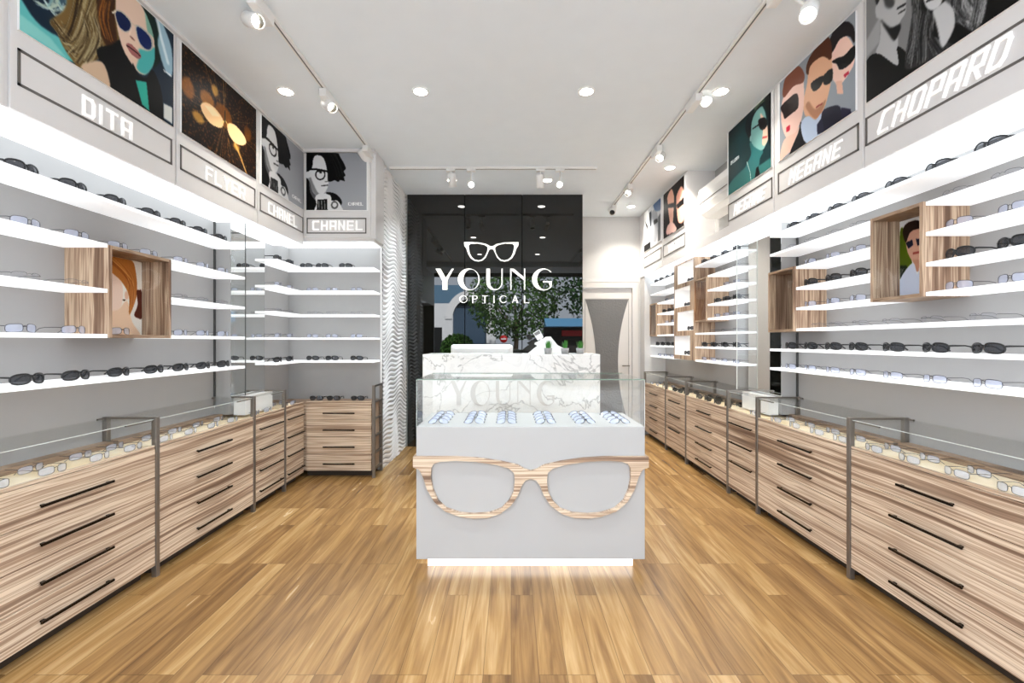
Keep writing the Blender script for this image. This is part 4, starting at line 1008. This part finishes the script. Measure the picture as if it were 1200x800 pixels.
row('sun', 'L', LY, LT[0], 'the top shelf of the left wall', 'sunglasses on the top left shelf', x=SL - .05)
row('clear', 'L', [2.09, 2.335], LT[1], 'the second left shelf before the wooden box', 'glasses on the second left shelf')
row('clear', 'L', [2.58, 2.80], 1.925, 'top of the left wooden box', 'glasses on the left wooden box')
row('clear', 'L', LY[4:], LT[1], 'the second left shelf beyond the wooden box', 'glasses on the second left shelf')
row('thin', 'L', [2.09, 2.335], LT[2], 'the third left shelf before the wooden box', 'glasses on the third left shelf')
row('thin', 'L', LY[4:], LT[2], 'the third left shelf beyond the wooden box', 'glasses on the third left shelf')
row('clear', 'L', [2.07, 2.32], LT[3], 'the fourth left shelf before the wooden box', 'glasses on the fourth left shelf')
row('clear', 'L', [2.62], 1.439, 'the bottom of the left wooden box', 'glasses in the left wooden box', x=SL - .06)
row('clear', 'L', LY[4:], LT[3], 'the fourth left shelf beyond the wooden box', 'glasses on the fourth left shelf')
row('sun', 'L', [2.10, 2.335, 2.59, 2.845, 3.075, 3.30, 3.53], LT[4], 'the lowest shelf of the left wall', 'sunglasses on the lowest left shelf')
kinds5 = ['sun', 'clear', 'thin', 'clear', 'sun']
for k in range(5):
    row(kinds5[k], 'L', [4.36, 4.60], LT[k], 'the %s short shelf beside the left corner' % LN[k], 'eyewear on the left corner shelves', True, x=SL - .04)
    xs_ = [-2.17, -2.0, -1.75] if k == 0 else [-2.10, -1.895, -1.635]
    for i, x in enumerate(xs_):
        place(kinds5[k], (x, 4.765, LT[k] + .0005), jit(.1), '%s on the %s corner shelf facing the room, %s across' % (DESC[kinds5[k]], LN[k], ORD[i]), 'eyewear on the left corner shelves', True)
for i, x in enumerate([-2.03, -1.85, -1.60]):
    place('sun', (x, 4.70, .786), jit(.1), 'black sunglasses on top of the corner cabinet facing the room, %s from the left' % ORD[i], 'sunglasses on the corner cabinet', True)
# right near bank
RY = [2.06, 2.315, 2.57, 2.83, 3.05, 3.28, 3.51]
rn = lambda k: 'the %s near-right shelf down' % ORD[k]
rg = 'eyewear on the near right shelves'
row('sun', 'R', RY, RT[0], rn(0), rg, x=SR + .05)
row('thin', 'R', RY[3:], RT[1], rn(1) + ', beyond the portrait box', rg); row('thin', 'R', [1.98, 2.21], RT[1], rn(1) + ', before the portrait box', rg)
row('clear', 'R', RY[3:6], RT[2], rn(2) + ', beyond the portrait box', rg); row('clear', 'R', [1.95, 2.19], RT[2], rn(2) + ', before the portrait box', rg)
row('sun', 'R', RY[3:6], RT[3], rn(3) + ', beyond the portrait box', rg); row('sun', 'R', [1.95, 2.19], RT[3], rn(3) + ', before the portrait box', rg)
row('clear', 'R', RY[3:6], RT[4], rn(4) + ', beyond the portrait box', rg); row('clear', 'R', [1.95, 2.19], RT[4], rn(4) + ', before the portrait box', rg)
row('thin', 'R', [2.08, 2.33, 2.58, 2.81, 3.02, 3.2], RT[5], rn(5), rg)
row('sun', 'R', RY, RT[6], rn(6), rg)
row('clear', 'R', RY, RT[7], rn(7), rg)
# right middle bank
mn = lambda k: 'the %s shelf down between mirror and niche tower' % ORD[k]; mg = 'eyewear on the shelves before the niche tower'
MYa, MYb = [4.36, 4.6, 4.85, 5.08], [4.35, 4.56, 4.76]
for k, (kd, ys) in enumerate([('sun', MYa), ('thin', MYb[:2]), ('clear', MYb[:2]), ('sun', MYb), ('clear', MYb), ('thin', MYa[:3]), ('sun', MYa), ('clear', MYa)]):
    row(kd, 'R', ys, RT[k], mn(k), mg, True)
fn_ = lambda k: 'the %s right shelf down beyond the niche tower' % ORD[k]; fg = 'eyewear on the shelves beyond the niche tower'
for k, (kd, ys) in enumerate([('sun', [6.05, 6.29, 6.53, 6.76]), None, ('clear', [6.05, 6.3]), ('sun', [5.99, 6.2, 6.41]), ('clear', [6.05, 6.3]), None, ('sun', [6.05, 6.25, 6.47, 6.7]), ('clear', [6.1, 6.35, 6.6])][i] if i not in (1, 5) else (None, []) for i in range(8)):
    if ys: row(kd, 'R', ys, RT[k], fn_(k), fg, True)
for i, (z0, z1, a, b) in enumerate(nz):
    place('sun', (NX + .06, a + .25, z0 + .0065), RZR + .35, 'black sunglasses in the %s niche down of the wooden tower' % ORD[i], 'sunglasses in the niche tower', True)
# eyewear inside the glass cases, two rows each
def case_rows(side, ys, kind, cname, small=False):
    s = 1 if side == 'L' else -1; xf = CL if side == 'L' else CR
    for r_, dx in (('front', .05), ('back', .175)):
        for i, y in enumerate(ys):
            x = xf - s * dx
            place(kind, (x, y + (.02 if r_ == 'back' else 0), .7745), (RZL if side == 'L' else RZR) + jit(.08), '%s in the %s row inside %s, %s' % (DESC[kind], r_, cname, NEAR[i]), 'eyewear inside the %s glass cases' % ('left' if side == 'L' else 'right'), small, sc=.95 if r_ == 'back' else 1)
# back row would meet the ledge: keep temples short of it
case_rows('L', [1.90, 2.15, 2.40, 2.61], 'clear', 'the near left display cabinet')
case_rows('L', [2.86, 3.08, 3.31, 3.54], 'clear', 'the wide left display cabinet')
case_rows('L', [3.86, 4.05], 'clear', 'the narrow left display cabinet', True)
case_rows('L', [4.36, 4.52], 'clear', 'the half-hidden left corner cabinet', True)
case_rows('R', [1.86, 2.10, 2.35, 2.58], 'clear', 'the near right display cabinet')
case_rows('R', [2.84, 3.06, 3.30, 3.53], 'clear', 'the wide right display cabinet')
case_rows('R', [3.86], 'clear', 'the narrow right cabinet', True)
case_rows('R', [4.32, 4.54, 4.76, 4.98], 'sun', 'the right cabinet before the niche tower', True)
case_rows('R', [5.34, 5.54, 5.72], 'sun', 'the cabinet below the niche tower', True)
case_rows('R', [6.1, 6.4, 6.65], 'clear', 'the farthest right cabinet', True)

# ------------------------------------------------------------------ centre counter
KX0, KX1, KY0, KY1 = -.581, .819, 2.77, 3.325
kx = .119; CZ0, CZ1 = .067, .877
t = thing('display_counter', 'white island counter with a glass case and a big wooden glasses emblem', 'counter', (kx, 3.05, 0))
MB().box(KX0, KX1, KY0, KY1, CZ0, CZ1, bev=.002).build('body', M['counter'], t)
MB().box(KX0 + .06, KX1 - .06, KY0 + .058, KY1 - .058, 0, CZ0).build('glowing_plinth', M['kick'], t)
GZ = 1.17; g = .006
MB().box(KX0, KX1, KY0, KY0 + g, CZ1, GZ - g).build('front_glass', M['glass'], t); MB().box(KX0, KX1, KY1 - g, KY1, CZ1, GZ - g).build('rear_glass', M['glass'], t)
MB().box(KX0, KX0 + g, KY0 + g, KY1 - g, CZ1, GZ - g).build('side_glass', M['glass'], t); MB().box(KX1 - g, KX1, KY0 + g, KY1 - g, CZ1, GZ - g).build('side_glass', M['glass'], t)
MB().box(KX0 + .004, KX1 - .004, KY0 + .004, KY1 - .004, GZ - g, GZ).build('top_glass', M['glass'], t)
MB().box(KX0, KX1, KY0, KY0 + .003, GZ - g, GZ).box(KX0 + .003, KX1 - .003, KY1 - .003, KY1, GZ - g, GZ).build('glass_edge', M['glassedge'], t)
MB().box(KX0, KX0 + .003, KY0, KY0 + .003, CZ1, GZ - g).box(KX1 - .003, KX1, KY0, KY0 + .003, CZ1, GZ - g).build('corner_edge', M['lightedge'], t)
EO = [(58, 92), (250, 92), (350, 98), (450, 112), (530, 130), (560, 148), (588, 156), (616, 148), (646, 130), (726, 112), (826, 98), (926, 92), (1118, 92), (1118, 140), (1090, 150), (1072, 185), (1054, 240), (1022, 295), (972, 338), (904, 362), (846, 370), (786, 368), (726, 348), (676, 310), (646, 265), (631, 225), (612, 198), (588, 192), (564, 198), (545, 225), (530, 265), (500, 310), (450, 348), (390, 368), (330, 370), (270, 362), (204, 338), (154, 295), (122, 240), (104, 185), (86, 150), (58, 140)]
EH = [(140, 145), (150, 125), (180, 114), (250, 110), (340, 115), (430, 128), (490, 145), (512, 165), (516, 200), (510, 250), (490, 290), (455, 325), (400, 345), (330, 350), (270, 345), (210, 325), (170, 290), (148, 240), (138, 190)]
def emb(a, b, d): Y = KY0; return ((470 + a / 3.871 - CX) * Y / F, Y - d, H + (CY - 510 - b / 3.871) * Y / F)
mb = MB(); mb.prism([EO, EH, [(1176 - x, y) for x, y in EH][::-1]], emb, .002, .028)
xl = emb(58, 92, 0)[0]; xr = emb(1118, 92, 0)[0]; zt = emb(0, 92, 0)[2]; zb = emb(0, 140, 0)[2]
mb.box(xl, KX0 - .001, KY0 - .02, KY0 + .16, zb, zt).box(KX1 + .001, xr, KY0 - .02, KY0 + .16, zb, zt)
mb.build('glasses_emblem', M['woodh'], t)
for i, x in enumerate([-.468, -.238, -.03, .222, .4765, .6985]):
    for j, y in enumerate([2.875, 2.975, 3.08, 3.19]):
        place('case', (x, y, CZ1 + .003), 0, 'clear-lens glasses in the island counter, %s column from the left, %s row back' % (ORD[i], ORD[j]), 'glasses in the island counter', False, rx=-math.radians(50))

# ------------------------------------------------------------------ reception desk and what is behind / on it
DY0, DXa, DXb, DZt = 4.60, -.90, .905, 1.27
t = thing('reception_desk', 'tall white marble reception desk with raised YOUNG letters', 'desk', (0, 4.85, 0))
MB().box(DXa, DXb, DY0, DY0 + .06, 0, DZt - .03, bev=.002).build('front_panel', M['marble'], t)
MB().box(DXa, DXa + .05, DY0 + .06, 5.1, 0, DZt - .03).build('side_panel', M['marble'], t); MB().box(DXb - .05, DXb, DY0 + .06, 5.1, 0, DZt - .03).build('side_panel', M['marble'], t)
MB().box(DXa, DXb, DY0, 5.1, DZt - .03, DZt, bev=.002).build('top_slab', M['marble'], t)
MB().box(DXa + .05, DXb - .05, DY0 + .06, 5.08, .72, .75).build('inner_worktop', M['white'], t)
sc_ = (650 - 528) / (747 - 203.0)
for k, l in YG.items():
    MB().prism(l, lambda a, b, d: ((528 + (a - 203) * sc_ - CX) * DY0 / F, DY0 - d, H + (CY - 446 - (b - 460) * .29) * DY0 / F), .0, .006).build('letter', M['deskletter'], t)
# office chair behind
X2 = lambda px, Y: (px - CX) * Y / F
Z2 = lambda py, Y: H + (CY - py) * Y / F
cy_ = 5.45; t = thing('office_chair', 'white high-backed armchair behind the marble desk', 'chair', (X2(564.5, cy_), cy_ - .2, 0))
a, b = X2(528, cy_), X2(601, cy_)
MB().box(a, b, cy_, cy_ + .1, .5, Z2(403.5, cy_), bev=.03).build('backrest', M['fabricwhite'], t)
MB().box(a + .04, b - .04, cy_ - .03, cy_ + .0, .55, Z2(407, cy_), bev=.012).build('back_cushion', M['fabricwhite'], t)
MB().box(a + .03, b - .03, cy_ - .32, cy_ + .02, .40, .50, bev=.03).build('seat', M['fabricwhite'], t)
MB().box(a - .02, a + .04, cy_ - .30, cy_ + .05, .45, .68, bev=.015).build('armrest', M['fabricwhite'], t); MB().box(b - .04, b + .02, cy_ - .30, cy_ + .05, .45, .68, bev=.015).build('armrest', M['fabricwhite'], t)
mb = MB().cyl(((a + b) / 2, cy_ - .15, .04), ((a + b) / 2, cy_ - .15, .40), .03, n=12)
for k in range(5): an = k * 2 * PI / 5; mb.tube([((a + b) / 2, cy_ - .15, .07), ((a + b) / 2 + .27 * math.cos(an), cy_ - .15 + .27 * math.sin(an), .03)], [.025, .015], 8)
mb.build('swivel_base', M['bronze'], t)
# till
ty = 4.80; t = thing('cash_register', 'white point-of-sale till with a small tilted display on the desk', 'cash register', (X2(640, ty), 4.9, DZt))
pf = lambda a, b, d: (X2(600 + a / 12., ty), ty + d, Z2(375 + b / 12., ty))
zb_ = 375 + (CY - 375 + (H - DZt) * F / ty); bb = (zb_ - 375) * 12 - 1
MB().prism([[(230, bb), (365, 360), (325, 342), (330, 322), (440, 265), (490, 232), (545, 232), (640, 350), (700, 382), (760, 400), (770, bb)]], pf, 0, .16).build('housing', M['whitemetal'], t)
MB().prism([[(300, 180), (388, 128), (445, 240), (365, 288)]], pf, .03, .055).build('customer_display', M['whitemetal'], t)
MB().prism([[(310, 185), (383, 140), (402, 185), (336, 218)]], pf, .026, .03).build('display_screen', M['screen'], t)
MB().tube([pf(405, 255, .045), pf(430, 285, .06)], .012, 8).build('display_arm', M['whitemetal'], t)
# three potted plants
for i, (px, lab) in enumerate([(642.3, 'small grass plant in a grey pot on the desk, in front of the till'), (662, 'small grass plant in a grey pot on the desk, middle one of three'), (680, 'small grass plant in a grey pot at the right end of the desk')]):
    Y = 4.68; x = X2(px, Y); t = thing('potted_plant', lab, 'plant', (x, Y, DZt), 'potted plants on the desk')
    MB().lathe([(.0, .001), (.034, .001), (.043, .062), (.038, .062), (.036, .052), (0, .052)], (x, Y, DZt), n=4 if i == 0 else 20).build('pot', M['pot'], t)
    mb = MB(); rnd = random.Random(i)
    for k in range(46):
        an, rr = rnd.uniform(0, 2 * PI), rnd.uniform(0, .028); bx_, by_ = x + rr * math.cos(an), Y + rr * math.sin(an); hh = rnd.uniform(.065, .105); ln = rnd.uniform(0, .02)
        ex, ey = bx_ + ln * math.cos(an), by_ + ln * math.sin(an); w_ = .0035; ca, sa = math.cos(an + PI / 2) * w_, math.sin(an + PI / 2) * w_
        z0 = DZt + .045
        mb.add([(bx_ - ca, by_ - sa, z0), (bx_ + ca, by_ + sa, z0), ((bx_ + ex) / 2 + ca * 1.3, (by_ + ey) / 2 + sa * 1.3, z0 + hh * .6), (ex, ey, z0 + hh), ((bx_ + ex) / 2 - ca * 1.3, (by_ + ey) / 2 - sa * 1.3, z0 + hh * .6)], [(0, 1, 2, 3, 4)])
    mb.build('foliage', M['leaf'], t)
    MB().lathe([(0.0, .054), (.036, .054)], (x, Y, DZt), n=16).build('soil', M['soil'], t)

# ------------------------------------------------------------------ ceiling: downlights, tracks, spotlights, air conditioner
WARM = (1, .80, .50)
def downlight(x, y, label, power=28, col=(1, .95, .88)):
    t = thing('recessed_downlight', label, 'ceiling light', (x, y, ZC), 'recessed ceiling downlights')
    MB().lathe([(.050, -.002), (.052, -.006), (.064, -.007), (.066, -.0005), (.0655, -.0002)], (x, y, ZC), n=28).build('trim_ring', M['bronze'] if False else M['whitemetal'], t)
    MB().lathe([(.0, -.004), (.051, -.004)], (x, y, ZC), n=28).build('lamp_disc', M['lampglow'], t, fixn=False)
    lamp_area(t, (x, y, ZC - .012), power, .11, col)
dl = [(-1.766, 3.545, 'round downlight at the left end of the front row, beside the left track', 1), (-.71, 3.545, 'round downlight left of the middle of the ceiling, front row', 0), (.59, 3.545, 'round downlight right of the middle of the ceiling, front row', 0), (1.645, 3.545, 'round downlight at the right end of the front row, behind the track light', 1),
      (.44, 5.5, 'round downlight between the two rear spotlights on the right', 0), (-.72, 5.5, 'round downlight behind the left rear spotlights', 0), (1.79, 5.1, 'round downlight on the right near the far fascia, beyond the front row', 1), (1.74, 6.57, 'farthest round downlight by the door', 1),
      (-.71, 1.9, None, 0), (.59, 1.9, None, 0)]  # last two: unseen pair added to light the near part of the room
for x, y, lab, wm in dl:
    nm = lab or 'added unseen round downlight overhead, nearer than the front row, %s' % {-1.766: 'far left', -.71: 'left of middle', .59: 'right of middle', 1.645: 'far right'}[x]
    downlight(x, y, nm, 8 if y > 5 else 2.5 if wm else 5.5, (1, .94, .84) if wm else (.82, .92, 1))

def track(p0, p1, label):
    p0, p1 = Vector(p0), Vector(p1); horiz = abs(p1.x - p0.x) > .1
    t = thing('light_track', label, 'light track', (p0 + p1) / 2, 'lighting tracks on the ceiling')
    w = .018
    if horiz:
        MB().box(p0.x, p1.x, p0.y - w, p0.y + w, ZC - .022, ZC).build('rail', M['whitemetal'], t); MB().box(p0.x + .01, p1.x - .01, p0.y - .005, p0.y + .005, ZC - .0232, ZC - .022).build('slot', M['frame_grey'], t)
    else:
        MB().box(p0.x - w, p0.x + w, p0.y, p1.y, ZC - .022, ZC).build('rail', M['whitemetal'], t); MB().box(p0.x - .005, p0.x + .005, p0.y + .01, p1.y - .01, ZC - .0232, ZC - .022).build('slot', M['frame_grey'], t)
XTL, XTR = -1.44, 1.465
track((XTL, 1.0, ZC), (XTL, 5.0, ZC), 'long white lighting track on the left of the ceiling')
track((XTR, 1.0, ZC), (XTR, 6.75, ZC), 'long white lighting track on the right of the ceiling')
track((-1.37, 5.09, ZC), (.965, 5.09, ZC), 'cross lighting track on the ceiling before the black glass wall')

def spot(base, head, aim, label, power=40, angle=55, box=True, L_=.15, r=.042):
    """base: point on the track; head: head centre; aim: direction of the beam"""
    base, head, aim = Vector(base), Vector(head), Vector(aim).normalized()
    t = thing('track_spotlight', label, 'spotlight', base, 'track spotlights')
    mb = MB()
    if box: mb.box(base.x - .028, base.x + .028, base.y - .10, base.y + .10, ZC - .085, ZC - .0235, bev=.005)
    else: mb.box(base.x - .05, base.x + .05, base.y - .02, base.y + .02, ZC - .05, ZC - .0235, bev=.004)
    mb.build('adapter', M['whitemetal'], t)
    mb = MB(); mb.tube([(base.x, base.y, ZC - .05), (head.x + (base.x - head.x) * .2, head.y + (base.y - head.y) * .2, head.z + .06), tuple(head + Vector((0, 0, r * .7)))], .008, 8); mb.build('arm', M['whitemetal'], t)
    back = head - aim * L_ * .55; front = head + aim * L_ * .45
    pr = [(0, 0), (r * .9, 0), (r, .012), (r, L_), (r * .86, L_), (r * .84, L_ - .012)]
    h = MB().lathe(pr, back, aim, 24).build('head', M['whitemetal'], t, fixn=False)
    MB().lathe([(r * .85, L_ - .012), (r * .55, L_ - .04), (r * .3, L_ - .05)], back, aim, 24).build('reflector', M['reflector'], h, fixn=False)
    MB().lathe([(r * .42, L_ - .046), (0.0, L_ - .040)], back, aim, 18).build('bulb', M['lampglow'] if power > 0 else M['black'], h, fixn=False)
    if power > 0: lamp_spot(t, front + aim * .012, front + aim, power * .4, angle, .6)
def at(px, py, Y): return ((px - CX) * Y / F, Y, H + (CY - py) * Y / F)
zt_ = 3.22
# left track
spot((XTL, 2.60, ZC), at(297, 24, 2.62), (.62, -.45, -.40), 'white track spotlight at the upper left, lamp facing the viewer', 8)
spot((XTL, 3.55, ZC), at(386, 124, 3.55), (.55, -.5, -.5), 'white boxy track spotlight in the middle of the left track', 12)
spot((XTL, 4.55, ZC), at(428, 184, 4.62), (.45, .75, -.75), 'white track spotlight at the far end of the left track', 90, 70)
# right track
spot((XTR, 2.45, ZC), at(948, 14, 2.3), (-.4, -.5, -.6), 'pale track spotlight cut by the top edge near the right', 8)
spot((XTR, 3.62, ZC), at(828, 118, 3.66), (-.45, -.7, -.5), 'white track spotlight on the right beside a round downlight', 10)
spot((XTR, 4.55, ZC), at(774, 184, 4.60), (-.4, -.7, -.5), 'white track spotlight in the middle of the right track', 10)
spot((XTR, 5.65, ZC), at(737, 225, 5.62), (-.4, -.7, -.5), 'small white track spotlight before the last one on the right', 8)
spot((XTR, 6.50, ZC), at(718, 248, 6.40), (-.3, -.8, -.4), 'last white spotlight on the right track, unlit', 0)
# cross track: pairs
spot((-.68, 5.09, ZC), at(530, 212, 5.09), (.05, .35, -1), 'white hanging spotlight pointing down, left end of the cross track', 50, box=False)
spot((-.45, 5.09, ZC), at(552, 216, 5.09), (.12, -.85, -.35), 'lit round spotlight facing the viewer, left pair of the cross track', 8, box=False, r=.034)
spot((.33, 5.09, ZC), at(633, 213, 5.09), (.05, .35, -1), 'white hanging spotlight pointing down, right pair of the cross track', 50, box=False)
spot((.55, 5.09, ZC), at(656, 216, 5.09), (-.12, -.85, -.35), 'lit round spotlight facing the viewer, right pair of the cross track', 8, box=False, r=.034)

# air conditioner in the recess
t = thing('air_conditioner', 'white wall air conditioner in the recess above the right shelves', 'air conditioner', (2.23, 4.65, 2.78))
prof = [(XR, 3.13), (2.16, 3.13), (2.12, 3.10), (2.105, 3.02), (2.11, 2.90), (2.14, 2.83), (2.20, 2.79), (XR, 2.78)]
MB().prism([prof], lambda a, b, d: (a, d, b), 4.24, 5.10).build('body', M['ac'], t)
MB().box(2.102, 2.106, 4.26, 5.08, 2.93, 2.936).build('panel_seam', M['frame_grey'], t)
MB().prism([[(2.135, 2.828), (2.195, 2.787), (2.19, 2.781), (2.13, 2.822)]], lambda a, b, d: (a, d, b), 4.30, 5.04).build('air_vane', M['whitemetal'], t)

# ------------------------------------------------------------------ street outside (seen only reflected in the black glass)
structure('ground', MB().box(-30, 30, -40, Y0 - .1, -.25, -.1), pbr('pale_paving', rgb(150, 150, 150), .8))
mb = MB(); xb0, xb1, yb = -9, -1.1, -20.0
t = thing('white_building', 'white building with a round arched window and blue roof, reflected in the black glass', 'building', (-4.5, yb, -.1))
ar = arc(-2.96, 3.0, 1.2, 1.4, 0, 180, 16)
MB().prism([[(xb0, -.1), (xb1, -.1), (xb1, 4.1), (xb0, 4.1)], ([(-4.16, .6)] + [(-1.76, .6)] + ar[:-1])], lambda a, b, d: (a, yb + d, b), 0, -.4).build('facade', pbr('white_render', rgb(235, 235, 235), .7), t)
MB().prism([arc(-2.96, 3.0, 1.7, 2.0, 0, 180, 16) + arc(-2.96, 3.0, 1.2, 1.4, 180, 0, 16)], lambda a, b, d: (a, yb + .1 + d, b), 0, -.3).build('arch_surround', M['white'], t)
MB().box(-4.2, -1.7, yb - .38, yb - .3, .6, 4.4).build('arched_window', pbr('window_blue', rgb(70, 90, 110), .2), t)
MB().prism([[(xb0, 4.1), (xb1 - 1.8, 4.1), (xb1 - 2.6, 5.4), (xb0, 5.4)]], lambda a, b, d: (a, yb + d, b), 0, -3).build('roof', pbr('blue_roof', rgb(90, 125, 150), .6), t)
for x in (-8.0, -5.6): MB().box(x, x + .7, yb, yb + .02, .3, 2.4).build('window', M['black'], t)
def tree(x, y, h, r, label, seed, col):
    rnd = random.Random(seed); t = thing('street_tree', label, 'tree', (x, y, -.1), 'street trees')
    mb = MB().tube([(x, y, -.1), (x + .1, y, h * .5), (x, y + .1, h)], [.16, .12, .05], 8)
    for k in range(5): an = k * 1.3; mb.tube([(x + .05, y, h * .55), (x + r * .6 * math.cos(an), y + r * .6 * math.sin(an), h + .2 * k)], [.06, .02], 6)
    mb.build('trunk', pbr('bark', rgb(90, 75, 60), .9), t); mb = MB()
    for k in range(3200):
        v = Vector((rnd.gauss(0, 1), rnd.gauss(0, 1), rnd.gauss(0, 1))).normalized() * r * rnd.uniform(.35, 1) ** .5
        c0 = Vector((x, y, h + .3)) + Vector((v.x, v.y, v.z * .85)); a = Vector((rnd.uniform(-1, 1), rnd.uniform(-1, 1), rnd.uniform(-1, 1))).normalized() * .13; b = a.cross(Vector((rnd.uniform(-1, 1), .3, rnd.uniform(-1, 1)))).normalized() * .08
        mb.add([c0 - a, c0 + b, c0 + a, c0 - b], [(0, 1, 2, 3)])
    mb.build('crown', pbr('tree_leaves', col, .6), t)
tree(.2, -13, 3.4, 2.7, 'leafy street tree next to the white building, reflected in the black glass', 1, rgb(70, 105, 40))
tree(5.4, -11.5, 4.2, 3.0, 'tall leafy street tree above the blue awning, reflected in the black glass', 2, rgb(50, 88, 38))
tree(-3.2, -15, .7, 1.0, 'low round shrub before the white building, reflected in the black glass', 3, rgb(60, 100, 30))
t = thing('shop_awning', 'blue shop awning over a red sign board, reflected in the black glass', 'awning', (3.2, -8, -.1))
MB().prism([[(-8.4, 2.45), (-7.4, 2.1), (-7.4, 2.05), (-8.4, 2.05)]], lambda a, b, d: (d, a, b), 1.5, 5.5).build('canopy', pbr('blue_canvas', rgb(100, 160, 200), .6), t)
MB().box(2.3, 5.2, -8.5, -8.42, 1.65, 1.9).build('sign_board', pbr('red_board', rgb(190, 30, 30), .5), t)
MB().box(1.5, 5.5, -9.2, -8.5, -.1, 2.1).build('shop_wall', pbr('dark_shop', rgb(40, 34, 30), .7), t)
t = thing('traffic_sign', 'round red no-entry sign on a post, reflected in the black glass', 'sign', (-.3, -6, -.1))
MB().cyl((-.3, -6, -.1), (-.3, -6, 1.6), .025, n=10).build('post', M['whitemetal'], t)
MB().cyl((-.3, -5.97, 1.5), (-.3, -5.95, 1.5), .15, n=28).build('disc', pbr('sign_red', rgb(200, 25, 25), .4), t)
MB().box(-.40, -.20, -5.949, -5.945, 1.475, 1.525).build('bar', M['white'], t)
sun = bpy.data.lights.new('sun', 'SUN'); sun.energy = 14; sun.angle = .02; so = bpy.data.objects.new('sun', sun); COL.objects.link(so)
so.rotation_euler = Vector((-.35, -1, -.75)).to_track_quat('-Z', 'Y').to_euler()

# ------------------------------------------------------------------ world, camera, colour
w = bpy.data.worlds.new('world'); SC.world = w; w.use_nodes = True
bg = w.node_tree.nodes['Background']; bg.inputs[0].default_value = (.80, .88, 1, 1); bg.inputs[1].default_value = 3.0
cam = bpy.data.cameras.new('camera'); cam.sensor_fit = 'HORIZONTAL'; cam.sensor_width = 36; cam.lens = F * 36 / 1200; cam.shift_x = 1 / 1200; cam.clip_start = .02
co = bpy.data.objects.new('camera', cam); COL.objects.link(co); co.location = (0, 0, H); co.rotation_euler = (PI / 2, 0, 0); SC.camera = co
SC.view_settings.view_transform = 'Standard'; SC.view_settings.look = 'None'; SC.view_settings.gamma = 1; SC.view_settings.use_curve_mapping = False
SC.view_settings.exposure = 1.20
